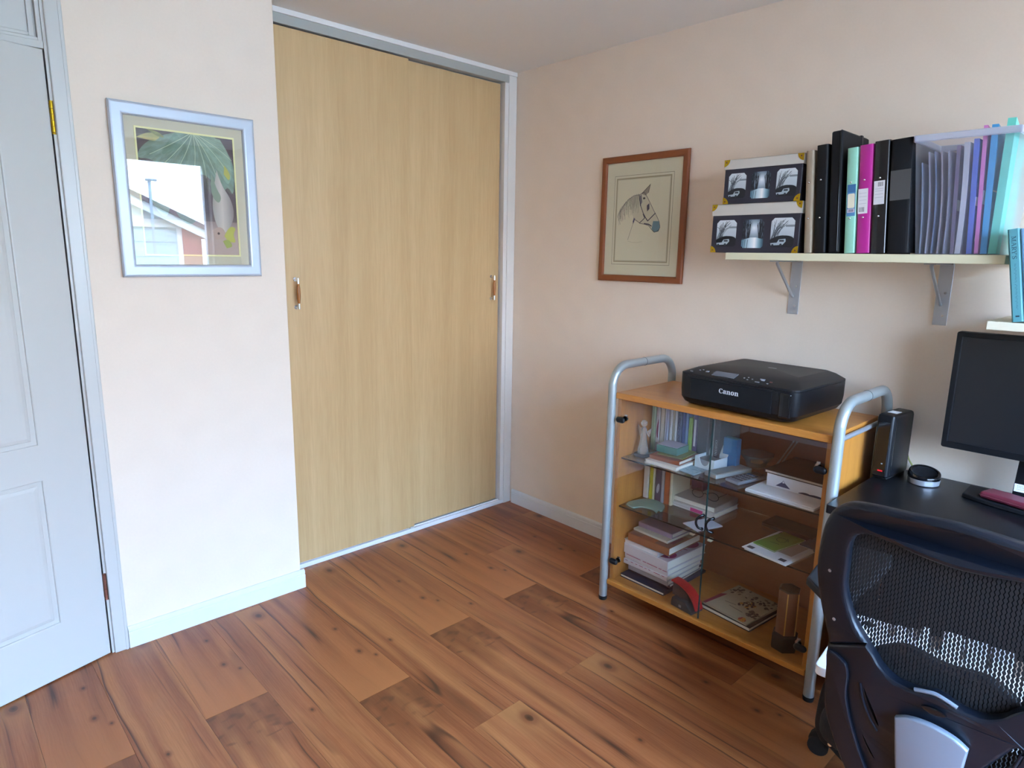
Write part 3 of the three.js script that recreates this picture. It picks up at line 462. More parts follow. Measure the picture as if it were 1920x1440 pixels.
// ---------------------------------------------------------------- glass-fronted trolley cabinet
const CX0 = 1.118, CX1 = 1.962, CZ0 = 0.07, CZ1 = 0.466, CT = 0.914, FA = 0.64, FB = 0.43, FF = 0.099;
{
  const t = thing('glass_cabinet', 'beech cabinet with two glass doors and bent grey tube ends, under the printer', 'cabinet');
  part('top_board', span(CX0, CX1, CT - 0.025, CT, CZ0 - 0.005, CZ1 + 0.01, 0.003, 'x'), mBeech, t);
  part('bottom_board', span(CX0 + 0.001, CX1 - 0.001, 0.079, FF, CZ0, CZ1 + 0.014, 0.002, 'x'), mBeech, t);
  for (const [a, b] of [[CX0 + 0.002, CX0 + 0.018], [CX1 - 0.018, CX1 - 0.002]]) part('side_panel', span(a, b, FF, CT - 0.025, CZ0, CZ1 - 0.004, 0.001), mBeech, t);
  part('back_panel', span(CX0 + 0.018, CX1 - 0.018, FF, CT - 0.025, CZ0, CZ0 + 0.006, 0.0005, 'x'), mShadedBack, t);
  for (const y of [FA, FB]) {
    const s = part('glass_shelf', span(CX0 + 0.02, CX1 - 0.02, y - 0.006, y, CZ0 + 0.008, 0.447, 0.001), mShelfGlass, t);
    for (const x of [CX0 + 0.024, CX1 - 0.024]) for (const z of [0.41, 0.13]) part('shelf_stud', flat(bar([x - 0.006, y - 0.0095, z], [x + 0.006, y - 0.0095, z], 0.003)), mChrome, s);
  }
  for (const x of [1.487, 1.562]) part('door_catch', span(x - 0.008, x + 0.008, FB - 0.014, FB - 0.0065, 0.432, 0.4535, 0.002), M(0xd9cfae, 0.5), t);
  const xm = 1.5505;
  for (const [a, b, s] of [[CX0 + 0.004, xm - 0.0012, -1], [xm + 0.0012, CX1 - 0.004, 1]]) {
    const g = new THREE.PlaneGeometry(b - a, CT - 0.029 - 0.104), door = part('glass_door', g, mSmoke, t, [(a + b) / 2, (CT - 0.029 + 0.104) / 2, CZ1 + 0.002]);
    const ex = s < 0 ? (b - a) / 2 : -(b - a) / 2, H = CT - 0.029 - 0.104;
    part('glass_edge', box(0.0016, H, 0.004, 0.0003, ex - s * -0.0004, 0, 0), M(0x2f4a48, 0.2, { transmission: 0.3 }), door);
    const hx = xm + s * 0.0205 - (a + b) / 2, hy = 0.492 - (CT - 0.029 + 0.104) / 2;
    part('door_handle', join(tube([[hx + 0.011, hy + 0.027, 0.004], [hx + 0.004, hy + 0.024, 0.013], [hx - 0.006, hy + 0.01, 0.018], [hx - 0.008, hy - 0.008, 0.017], [hx - 0.001, hy - 0.023, 0.012], [hx + 0.009, hy - 0.028, 0.004]], 0.0045, 28, 10), cyl(0.006, 0.006, 0.004, 14).rotateX(Math.PI / 2).translate(hx + 0.011, hy + 0.0265, 0.002), cyl(0.006, 0.006, 0.004, 14).rotateX(Math.PI / 2).translate(hx + 0.009, hy - 0.028, 0.002)), mBlackGloss, door);
  }
  for (const [x, y, s] of [[1.147, 0.805, -1], [1.147, 0.19, -1], [1.937, 0.797, 1], [1.937, 0.172, 1]]) {
    const h = part('hinge', (() => { const c = new THREE.CapsuleGeometry(0.0125, 0.018, 6, 16); c.rotateZ(Math.PI / 2); c.scale(1, 1, 0.75); c.translate(x, y, CZ1 + 0.0115); return flat(c); })(), mBlack, t);
    part('hinge_arm', join(cyl(0.011, 0.011, 0.006, 16).rotateX(Math.PI / 2).translate(x - s * 0.013, y + 0.006, CZ1 - 0.006), span(x - s * 0.013 - 0.006, x - s * 0.013 + 0.006, y + 0.006, y + 0.022, CZ1 - 0.01, CZ1 - 0.004, 0.001)), mChrome, h);
  }
  for (const [x, s] of [[1.1, -1], [1.981, 1]]) {
    const zf = 0.477, zb = 0.052, top = 1.018, r = 0.085, p = [[x, 0.016, zf], [x, 0.4, zf], [x, top - r, zf]];
    for (let i = 1; i < 6; i++) { const a = (i / 6) * Math.PI / 2; p.push([x, top - r + r * Math.sin(a), zf - r + r * Math.cos(a)]); }
    p.push([x, top, zf - r], [x, top, 0.27], [x, top, zb + r]);
    for (let i = 1; i < 6; i++) { const a = (i / 6) * Math.PI / 2; p.push([x, top - r + r * Math.cos(a), zb + r - r * Math.sin(a)]); }
    p.push([x, top - r, zb], [x, 0.4, zb], [x, 0.016, zb]);
    const u = part('tube_frame', tube(p, 0.0172, 150, 20, false, 0.2), mTube, t);
    part('joint_ring', (() => { const g = new THREE.TorusGeometry(0.0172, 0.0009, 6, 24); g.translate(x, top, 0.27); return g; })(), mDark, u);
    for (const z of [zf, zb]) part('rubber_foot', join(cyl(0.0185, 0.0165, 0.012, 20, x, 0.007, z), cyl(0.0182, 0.0182, 0.006, 20, x, 0.015, z)), mRubber, u);
  }
  part('side_rail', join(bar([1.975, 0.898, 0.452], [1.975, 0.898, 0.085], 0.008, 12), bar([1.975, 0.898, 0.462], [1.975, 0.898, 0.44], 0.0105, 12)), mSteel, t);
}

// ---------------------------------------------------------------- printer on the cabinet
function loft(secs, crease = 0.5) { // secs: [y, points[[x,z]...]] from bottom to top, closed with flat caps
  const pos = [], idx = [], n = secs[0][1].length;
  secs.forEach(([y, pts]) => pts.forEach(([x, z]) => pos.push(x, Array.isArray(y) ? y[0] : y, z)));
  for (let k = 0; k < secs.length - 1; k++) for (let i = 0; i < n; i++) { const j = (i + 1) % n, a = k * n + i, b = k * n + j, c = a + n, d = b + n; idx.push(a, c, b, b, c, d); }
  for (const [k, up] of [[0, false], [secs.length - 1, true]]) { const c = pos.length / 3, pts = secs[k][1]; let cx = 0, cz = 0; pts.forEach(([x, z]) => { cx += x / n; cz += z / n; }); pos.push(cx, secs[k][0], cz); for (let i = 0; i < n; i++) { const j = (i + 1) % n; up ? idx.push(c, k * n + j, k * n + i) : idx.push(c, k * n + i, k * n + j); } }
  const g = new THREE.BufferGeometry(); g.setAttribute('position', new THREE.Float32BufferAttribute(pos, 3)); g.setIndex(idx); g.setAttribute('uv', new THREE.Float32BufferAttribute(new Float32Array(pos.length / 3 * 2), 2));
  g.computeVertexNormals(); return toCreasedNormals(g, crease);
}
function rrect(x0, x1, z0, z1, r, n = 5) { // rounded rectangle, clockwise seen from above
  const out = []; for (const [cx, cz, a0] of [[x1 - r, z1 - r, 0], [x0 + r, z1 - r, 1], [x0 + r, z0 + r, 2], [x1 - r, z0 + r, 3]]) for (let i = 0; i <= n; i++) { const a = (a0 + i / n) * Math.PI / 2; out.push([cx + r * Math.cos(a), cz + r * Math.sin(a)]); }
  return out.reverse();
}
const font = await new FontLoader().loadAsync('fonts/droid/droid_serif_bold.typeface.json');
{
  const W = 0.452, Dp = 0.385, t = thing('printer', 'black multifunction printer with a small grey screen, on top of the cabinet', 'printer', [1.619, CT + 0.0005, 0.265], -0.035);
  const x = W / 2, z = Dp / 2;
  part('body', loft([[0.004, rrect(-x + 0.022, x - 0.03, -z + 0.02, z - 0.022, 0.03)], [0.012, rrect(-x + 0.01, x - 0.016, -z + 0.008, z - 0.01, 0.03)], [0.03, rrect(-x + 0.002, x - 0.004, -z, z - 0.002, 0.028)], [0.06, rrect(-x, x, -z, z, 0.028)], [0.112, rrect(-x, x, -z, z, 0.028)]], 0.35), mBlack, t);
  part('lid', loft([[0.1135, rrect(-x, x, -z, z, 0.028)], [0.12, rrect(-x, x, -z, z, 0.028)], [0.136, rrect(-x + 0.03, x - 0.03, -z + 0.012, z - 0.055, 0.026)], [0.1445, rrect(-x + 0.06, x - 0.056, -z + 0.03, z - 0.105, 0.016)]], 0.2), M(0x16171a, 0.45, { specularIntensity: 0.6 }), t);
  for (const [fx, fz] of [[-0.17, 0.14], [0.16, 0.14], [-0.17, -0.14], [0.16, -0.14]]) part('foot', cyl(0.012, 0.012, 0.005, 14, fx, 0.0025, fz), mRubber, t);
  const front = part('front_panel', span(-x + 0.052, x - 0.085, 0.028, 0.105, z - 0.006, z + 0.0035, 0.002), M(0x0c0e13, 0.3, { specularIntensity: 0.5 }), t);
  part('slot', span(-x + 0.036, -x + 0.049, 0.086, 0.106, z - 0.004, z + 0.001, 0.001), M(0x050506, 0.7), t); part('slot', span(x - 0.083, x - 0.067, 0.076, 0.106, z - 0.004, z + 0.001, 0.001), M(0x050506, 0.7), t);
  part('ink_bay', span(x - 0.062, x - 0.02, 0.02, 0.108, z - 0.02, z + 0.003, 0.008), mBlackGloss, t);
  const lg = new TextGeometry('Canon', { font, size: 0.0165, depth: 0.0008, curveSegments: 4 }); lg.computeBoundingBox(); lg.scale(1.05, 1, 1); lg.translate(-0.056, 0.068, z + 0.0035);
  part('logo', flat(lg), M(0xd8dadd, 0.35), front);
  // sloping control strip between the front edge and the scanner lid, with screen and keys
  const a = V3(0, 0.1203, z - 0.006), b = V3(0, 0.1355, z - 0.052), tilt = Math.atan2(b.y - a.y, a.z - b.z), mid = a.clone().add(b).multiplyScalar(0.5);
  const cp = new THREE.Group(); cp.name = 'control_panel'; cp.position.copy(mid); cp.rotation.x = -Math.PI / 2 + tilt; t.add(cp);
  part('screen', box(0.088, 0.034, 0.003, 0.001, -0.055, 0.0, 0.002), M(0x6a6c72, 0.2), cp);
  const keys = [[-0.185, -0.012, 0.011, 0.003], [-0.16, 0.006, 0.006, 0.003], [-0.15, 0.012, 0.006, 0.003], [-0.128, 0.004, 0.012, 0.008], [0.02, 0.0, 0.005, 0.004], [0.032, 0.008, 0.005, 0.003], [0.036, -0.008, 0.006, 0.003], [0.05, 0.0, 0.005, 0.004], [0.083, 0.01, 0.018, 0.004], [0.087, 0.003, 0.012, 0.004], [0.075, -0.014, 0.016, 0.004], [0.118, 0.0, 0.009, 0.005], [0.112, -0.014, 0.006, 0.004]];
  keys.forEach(([kx, ky, w, h], i) => part('key', box(w, h, 0.002, 0.0006, kx, ky, 0.0018), i === 11 ? M(0x7a4a44, 0.5) : M(0x9a9ca3, 0.5), cp));
  part('lid_mark', box(0.03, 0.001, 0.012, 0.0004, 0.02, 0.145, -0.03), M(0x77797e, 0.3), t);
}

// ---------------------------------------------------------------- cabinet, upper glass shelf
{
  const t = thing('crystal_figurine', 'clear crystal angel figurine on a round dark base, left end of the upper glass shelf', 'figurine', [1.181, FA + 0.0004, 0.36], 0.2);
  part('base', lathe([[0, 0], [0.036, 0], [0.037, 0.004], [0.035, 0.009], [0.012, 0.011], [0, 0.011]], 32), M(0x3b4150, 0.25), t);
  part('robe', lathe([[0, 0.0112], [0.024, 0.0112], [0.021, 0.035], [0.0145, 0.07], [0.011, 0.1], [0.013, 0.112], [0.008, 0.122], [0, 0.123]], 10), mCrystal, t);
  part('head', new THREE.IcosahedronGeometry(0.0145, 1).translate(0, 0.1385, 0), mCrystal, t);
  for (const s of [-1, 1]) { const w = new THREE.Shape(); w.moveTo(0.006, 0); w.quadraticCurveTo(0.022, 0.012, 0.031, 0.026); w.quadraticCurveTo(0.03, 0.002, 0.02, -0.022); w.quadraticCurveTo(0.012, -0.012, 0.006, 0); const g = plate(w, 0.007, 0.002); g.translate(0, 0, -0.0035); if (s < 0) g.rotateY(Math.PI); g.translate(0, 0.1, -0.012); part('wing', flat(g), mCrystal, t); }
}
const gA = 'upright books on the upper glass shelf';
[[1.142, 1.164, 0.2, 0x9db08a, 'pale green book at the left end of the upper upright row'], [1.1645, 1.184, 0.205, 0xc6bfc2, 'pale book with a maroon shape on its spine, second in the upper upright row'], [1.1845, 1.209, 0.212, 0xd3ccc0, 'cream book, third in the upper upright row'], [1.2095, 1.2285, 0.208, 0xbcc3dd, 'lavender white book with a blue stripe, fourth in the upper upright row'], [1.229, 1.2445, 0.212, 0xd5d7dd, 'white book with a dark stripe, left of the narrow cream book in the upper row'], [1.245, 1.2565, 0.206, 0xcfcab9, 'narrow cream book between two white books in the upper row'], [1.257, 1.268, 0.21, 0xdfe1e6, 'narrow white book left of the navy one in the upper row'], [1.2685, 1.2895, 0.205, 0x3d4d78, 'mottled navy book in the middle of the upper row'], [1.29, 1.3075, 0.212, 0x2f4f93, 'royal blue book right of the navy one in the upper row'], [1.308, 1.3205, 0.21, 0x6e8fc4, 'light blue book left of the short green one in the upper row'], [1.3215, 1.3385, 0.172, 0x7fae3c, 'short lime green book in the upper row'], [1.341, 1.3635, 0.19, 0x4a3b68, 'purple book with a pale label in the upper row'], [1.365, 1.415, 0.206, 0x383d47, 'thick dark grey book right of the purple one in the upper row'], [1.428, 1.438, 0.2, 0x9c9a97, 'slim grey book beside the one lettered INDIGO']].forEach(([a, b, h, c, l], i) => {
  let spine;
  if (i === 1) spine = M(0xffffff, 0.5, { map: canvasTex(40, 400, (g, W, H) => { g.fillStyle = '#c9c2c4'; g.fillRect(0, 0, W, H); g.fillStyle = '#8c2a52'; g.beginPath(); g.moveTo(34, 130); g.quadraticCurveTo(0, 210, 10, 260); g.quadraticCurveTo(20, 300, 40, 290); g.lineTo(40, 130); g.fill(); g.fillStyle = '#8a7580'; g.fillRect(0, 330, W, 70); }) });
  if (i === 3 || i === 4) spine = M(0xffffff, 0.5, { map: canvasTex(40, 400, (g, W, H) => { g.fillStyle = i === 3 ? '#c7cce2' : '#dadce2'; g.fillRect(0, 0, W, H); g.fillStyle = i === 3 ? '#5b69a0' : '#3b4458'; g.fillRect(i === 3 ? 22 : 8, 0, 9, H); }) });
  if (i === 7) spine = M(0xffffff, 0.5, { map: pixelTex(32, 256, (u, v) => mix([48, 62, 100], [120, 140, 180], Math.max(0, noise(u * 3, v * 12)))) });
  if (i === 11) spine = M(0xffffff, 0.5, { map: canvasTex(40, 400, (g, W, H) => { g.fillStyle = '#4a3b68'; g.fillRect(0, 0, W, H); g.fillStyle = '#cfd3dc'; g.fillRect(8, 40, 26, 240); }) });
  upright(l, a, b, FA + 0.0004, 0.255 - (i % 3) * 0.002, h, 0.16, B(c), gA, { spine });
});
{
  const spine = M(0xffffff, 0.5, { map: canvasTex(80, 640, (g, W, H) => { g.fillStyle = '#30343d'; g.fillRect(0, 0, W, H); g.save(); g.translate(W / 2, 520); g.rotate(-Math.PI / 2); g.fillStyle = '#b9bfc6'; g.font = '58px serif'; g.textBaseline = 'middle'; g.fillText('INDIGO', 0, 2, 340); g.restore(); }) });
  upright('dark book lettered INDIGO up its spine, right end of the upper upright row', 1.44, 1.465, FA + 0.0004, 0.255, 0.206, 0.165, B(0x30343d), gA, { spine });
}
lying('white-edged paperback at the bottom of the small pile on the upper glass shelf', 1.319, FA + 0.0004, 0.343, 0.15, 0.18, 0.0155, -0.02, B(0xe6e2da), { spine: 'back' });
lying('rust brown book in the small pile, above the white-edged paperback', 1.317, FA + 0.0162, 0.328, 0.135, 0.165, 0.017, 0.02, B(0x8b4a26), { spine: 'front' });
lying('thin olive booklet in the small pile, right under the teal box', 1.32, FA + 0.0336, 0.32, 0.11, 0.13, 0.0045, 0.1, B(0x7d7d2f), { spine: 'front' });
{
  const t = thing('gift_box', 'teal box with a pale lilac lid on top of the small pile', 'box', [1.3, FA + 0.0385, 0.325], 0.03);
  part('body', box(0.096, 0.03, 0.088, 0.003, 0, 0.015, 0), B(0x3f7568), t);
  part('lid', box(0.09, 0.002, 0.082, 0.0009, 0, 0.0311, 0), B(0xbdbbd0), t);
}
{ // white card holder with grey cards and an open flap
  const t = thing('card_box', 'open white card box with grey cards inside, middle of the upper glass shelf', 'box', [1.452, FA + 0.0004, 0.285], -0.1);
  const w = 0.09, d = 0.085, h = 0.047, mc = B(0xe3edf2);
  const fr = new THREE.Shape(); fr.moveTo(-w / 2, 0); fr.lineTo(w / 2, 0); fr.lineTo(w / 2, h); fr.lineTo(0.024, h); fr.quadraticCurveTo(0.018, 0.016, 0, 0.014); fr.quadraticCurveTo(-0.018, 0.016, -0.024, h); fr.lineTo(-w / 2, h); fr.closePath();
  const fg = plate(fr, 0.0015, 0.0004); fg.translate(0, 0, d / 2 - 0.0015);
  part('tray', join(fg, box(w, 0.0015, d, 0.0004, 0, 0.0008, 0), box(0.0015, h, d, 0.0004, -w / 2 + 0.0008, h / 2, 0), box(0.0015, h, d, 0.0004, w / 2 - 0.0008, h / 2, 0), box(w, h, 0.0015, 0.0004, 0, h / 2, -d / 2 + 0.0008)), mc, t);
  part('cards', box(w - 0.008, 0.034, d - 0.012, 0.001, 0, 0.019, 0), B(0x9aa2a8), t);
  part('flap', (() => { const g = box(w, 0.042, 0.0014, 0.0005, 0, 0.021, 0); g.rotateX(-0.55); g.translate(0, h - 0.001, -d / 2 + 0.001); return g; })(), mc, t);
}
{
  const m = M(0xffffff, 0.5, { map: canvasTex(128, 128, (g, W, H) => { g.fillStyle = '#a9c6d4'; g.fillRect(0, 0, W, H); for (let i = 0; i < 30; i++) { g.fillStyle = ['#6f97ad', '#d5e4ea', '#8db2c4'][i % 3]; g.fillRect(rr(0, 110), rr(0, 110), rr(6, 26), rr(2, 7)); } }) });
  lying('pale blue leaflet lying in front of the white card box', 1.425, FA + 0.0004, 0.372, 0.08, 0.09, 0.003, -0.1, B(0xa9c6d4), { spine: 'left', name: 'leaflet', category: 'leaflet', print: m });
}
{
  const t = thing('remote_control', 'pale grey oblong handset lying beside the calculator on the upper glass shelf', 'remote control', [1.536, FA + 0.0004, 0.3], -0.26);
  part('shell', box(0.062, 0.017, 0.19, 0.004, 0, 0.0085, 0), B(0xa9b2b2, 0.45), t);
  part('face', box(0.05, 0.0015, 0.17, 0.0006, 0, 0.0173, 0), B(0x8f9a98, 0.5), t);
}
{
  const t = thing('calculator', 'grey pocket calculator with dark keys at the front of the upper glass shelf', 'calculator', [1.618, FA + 0.0004, 0.312], -0.22);
  part('shell', box(0.062, 0.012, 0.165, 0.004, 0, 0.006, 0), B(0x8d99a6, 0.45), t);
  part('display', box(0.046, 0.0014, 0.024, 0.0005, 0, 0.0124, -0.06), B(0x5d6b66, 0.3), t);
  for (let r = 0; r < 5; r++) for (let c = 0; c < 4; c++) part('key', box(0.008, 0.003, 0.011, 0.001, -0.018 + c * 0.012, 0.0128, -0.032 + r * 0.021), r === 0 ? B(0x3c6a9a) : B(0x454b55), t);
}
{ // thick flared glass dish
  const t = thing('glass_bowl', 'flared clear glass bowl behind the calculator', 'bowl', [1.57, FA + 0.0004, 0.145]);
  part('body', lathe([[0, 0], [0.03, 0], [0.036, 0.006], [0.045, 0.03], [0.068, 0.058], [0.064, 0.059], [0.041, 0.032], [0.03, 0.012], [0, 0.01]], 8), M(0xe6edf0, 0.04, { transmission: 0.82, thickness: 0.004, ior: 1.45 }), t);
  const s = thing('lemon_soap', 'small yellow soap inside the flared glass bowl', 'soap', [1.573, FA + 0.0118, 0.148]);
  part('bar', (() => { const g = new THREE.SphereGeometry(0.022, 20, 12); g.scale(1.15, 0.42, 0.85); g.translate(0, 0.0094, 0); return g; })(), B(0xd7a92a, 0.4), s);
}
{
  const t = thing('small_box', 'bright blue carton in front of the dark book lettered INDIGO', 'box', [1.506, FA + 0.0004, 0.228], -0.08);
  part('carton', box(0.06, 0.122, 0.03, 0.0015, 0, 0.061, 0), B(0x2f79b0), t);
  part('end_flap', box(0.056, 0.0012, 0.027, 0.0004, 0, 0.1226, 0), B(0x57a4bf), t);
}
for (const [i, dx] of [[0, 0], [1, 0.013]]) {
  const t = thing('glass_rod', i ? 'right one of the two clear rods leaning beside the paper ream' : 'left one of the two clear rods leaning beside the paper ream', 'rod', [1.655 + dx, FA + 0.001, 0.12]);
  part('rod', flat(bar([0, 0.0035, 0.09], [0.05, 0.135, 0.02], 0.003, 8)), mCrystal, t); part('tip', flat(new THREE.SphereGeometry(0.0045, 10, 8).translate(0.05, 0.136, 0.0195)), mCrystal, t);
}
{
  sheets('loose white papers under the ream, right side of the upper glass shelf', 1.805, FA + 0.0004, 0.27, 0.245, 0.33, 0.012, -0.05, mPaper, { n: 6 });
  const t = thing('paper_ream', 'thick white wrapped paper ream printed with a dark blue peak, on the loose papers', 'paper ream', [1.822, FA + 0.0128, 0.245], -0.03);
  const m = M(0xffffff, 0.5, { map: canvasTex(512, 96, (g, W, H) => { g.fillStyle = '#e9ebf4'; g.fillRect(0, 0, W, H); g.fillStyle = '#27335e'; g.beginPath(); g.moveTo(78, 84); g.lineTo(128, 44); g.lineTo(140, 26); g.lineTo(152, 46); g.lineTo(200, 84); g.fill(); g.fillStyle = '#f4f5fa'; g.beginPath(); g.moveTo(130, 50); g.lineTo(140, 28); g.lineTo(150, 50); g.fill(); g.fillStyle = '#2b3557'; g.beginPath(); g.moveTo(270, 92); g.quadraticCurveTo(320, 70, 360, 84); g.quadraticCurveTo(420, 70, 512, 92); g.lineTo(512, 96); g.lineTo(270, 96); g.fill(); }) });
  part('wrapper', box(0.225, 0.047, 0.2, 0.002, 0, 0.0235, 0), mPaper, t);
  part('side_print', printed(0.221, 0.042, 0.0004), m, t, [0, 0.0235, 0.1003]);
  lying('dark brown folder lying on top of the paper ream', 1.815, FA + 0.0602, 0.236, 0.228, 0.23, 0.012, -0.04, B(0x4c3a38, 0.5), { spine: 'left', name: 'folder', category: 'folder', pages: mPagesGrey });
}

// ---------------------------------------------------------------- cabinet, lower glass shelf
const gB = 'upright books on the lower glass shelf';
[[1.142, 1.1685, 0.186, 0xd9d2c4, 'white paperback at the left end of the lower upright row'], [1.17, 1.1885, 0.186, 0xc9c52c, 'bright yellow book in the lower upright row'], [1.19, 1.199, 0.18, 0xddd7b0, 'slim cream book right of the yellow one in the lower row'], [1.2, 1.231, 0.186, 0x54495a, 'dark mauve book with a pale spot low on its spine in the lower row'], [1.232, 1.2445, 0.184, 0xaaa8ab, 'slim pale grey book left of the orange one in the lower row'], [1.246, 1.272, 0.186, 0xb95c24, 'orange book in the lower upright row'], [1.274, 1.287, 0.182, 0xd6c9a8, 'slim beige book right of the orange one in the lower row']].forEach(([a, b, h, c, l], i) => {
  const spine = i === 3 ? M(0xffffff, 0.5, { map: canvasTex(60, 360, (g, W, H) => { g.fillStyle = '#54495a'; g.fillRect(0, 0, W, H); g.fillStyle = '#b9bcc8'; g.beginPath(); g.ellipse(34, 250, 18, 44, 0.2, 0, 7); g.fill(); }) }) : undefined;
  upright(l, a, b, FB + 0.0004, 0.288 - (i % 2) * 0.003, h, 0.14, B(c), gB, { spine });
});
{
  const t = thing('fish_dish', 'sage green glass dish shaped like a fish on the lower glass shelf', 'dish', [1.228, FB + 0.0004, 0.345]);
  const s = new THREE.Shape(); s.splineThru; const P = [[-0.07, 0.078], [-0.078, 0.05], [-0.072, 0.015], [-0.06, -0.02], [-0.03, -0.048], [0.005, -0.052], [0.04, -0.035], [0.06, -0.01], [0.072, 0.03], [0.06, 0.034], [0.069, 0.06], [0.045, 0.046], [0.02, 0.044], [-0.01, 0.056], [-0.025, 0.086], [-0.048, 0.084]];
  s.moveTo(P[0][0], -P[0][1]); s.splineThru([...P.slice(1), P[0]].map(([x, z]) => V2(x, -z)));
  const g = plate(s, 0.007, 0.002, { curve: 3 }); g.rotateX(-Math.PI / 2); part('body', flat(g), M(0x93b2a0, 0.25, { transmission: 0.25, thickness: 0.005 }), t);
  part('eye', cyl(0.004, 0.004, 0.0015, 14, -0.058, 0.0076, 0.045), B(0x5f7d6d), t);
}
{
  const pink = M(0xffffff, 0.5, { map: canvasTex(420, 40, (g, W, H) => { g.fillStyle = '#dcd6d2'; g.fillRect(0, 0, W, H); g.fillStyle = '#cf3f86'; g.fillRect(205, 2, 120, 36); g.fillStyle = '#a9a09c'; for (let x = 14; x < 190; x += 9) g.fillRect(x, 14, 5, 9); }) });
  lying('thick cream book with a pink spine block, bottom of the pair under the spectacles', 1.378, FB + 0.0004, 0.184, 0.212, 0.185, 0.0205, -0.04, B(0xd9d3d0), { spine: 'front', edge: { m: pink } });
  lying('thick grey-covered book directly under the spectacles', 1.372, FB + 0.0213, 0.178, 0.214, 0.18, 0.0225, -0.02, B(0xb5aa9f), { spine: 'right' });
  upright('thick plum purple book standing on the two thick books behind the spectacles', 1.289, 1.345, FB + 0.0442, 0.145, 0.148, 0.055, B(0x5b2b46));
  const t = thing('spectacles', 'thin dark wire spectacles lying on the two thick books', 'glasses', [1.40, FB + 0.0442, 0.215], 0.12), m = B(0x23232a, 0.35);
  for (const s of [-1, 1]) {
    part('rim', tube([0, 1, 2, 3, 4, 5, 6, 7].map((i) => [s * 0.033 + 0.024 * Math.cos(i * Math.PI / 4), 0.019 + 0.017 * Math.sin(i * Math.PI / 4), 0]), 0.0013, 36, 6, true), m, t);
    part('temple', tube([[s * 0.058, 0.024, 0], [s * 0.06, 0.022, -0.03], [s * 0.056, 0.012, -0.09], [s * 0.05, 0.002, -0.118]], 0.0014, 24, 6), m, t);
  }
  part('bridge', tube([[-0.009, 0.022, 0], [0, 0.026, 0.001], [0.009, 0.022, 0]], 0.0013, 10, 6), m, t);
}
sheets('white card lying on the lower glass shelf behind the black door handles', 1.48, FB + 0.0004, 0.36, 0.085, 0.125, 0.002, -0.32, B(0xd7dbe8), { n: 2, name: 'card', category: 'card' });
lying('dark video case lying at the back right of the lower glass shelf', 1.74, FB + 0.0004, 0.145, 0.2, 0.105, 0.016, -0.06, B(0x3a2a2a, 0.3), { spine: 'front', name: 'disc_case', category: 'disc case', pages: mPagesGrey });
lying('blue grey disc case lying at the right end of the lower glass shelf', 1.878, FB + 0.0004, 0.205, 0.1, 0.15, 0.014, -0.1, B(0x3f4c62, 0.3), { spine: 'front', name: 'disc_case', category: 'disc case', pages: mPagesGrey });
{
  const form = M(0xffffff, 0.8, { map: canvasTex(160, 250, (g, W, H) => { g.fillStyle = '#e4e3e8'; g.fillRect(0, 0, W, H); g.fillStyle = '#3d3a40'; for (const [x, y] of [[6, 6], [W - 30, 6], [6, H - 30], [W - 30, H - 30]]) g.fillRect(x, y, 24, 22); g.fillStyle = '#b9a79c'; g.fillRect(70, 60, 76, 120); }) });
  const o = sheets('white printed forms with dark corner squares under the green sheet', 1.785, FB + 0.0004, 0.335, 0.16, 0.238, 0.009, -0.12, mPaper, { n: 4 });
  const q = printed(0.158, 0.236, 0.0004); q.rotateX(-Math.PI / 2); part('form_print', q, form, o, [0, 0.0093, 0]);
  const green = M(0xffffff, 0.7, { map: canvasTex(128, 160, (g, W, H) => { g.fillStyle = '#86a04c'; g.fillRect(0, 0, W, H); g.strokeStyle = '#4d6230'; g.lineWidth = 3; g.beginPath(); g.ellipse(62, 66, 26, 18, 0.2, 0, 7); g.stroke(); g.beginPath(); g.moveTo(40, 110); g.lineTo(92, 104); g.moveTo(70, 40); g.lineTo(100, 62); g.stroke(); }) });
  lying('green pamphlet lying on the white printed forms', 1.762, FB + 0.0102, 0.312, 0.09, 0.175, 0.005, -0.2, B(0x86a04c, 0.7), { spine: 'left', name: 'pamphlet', category: 'pamphlet', print: green, pages: mPaper });
}

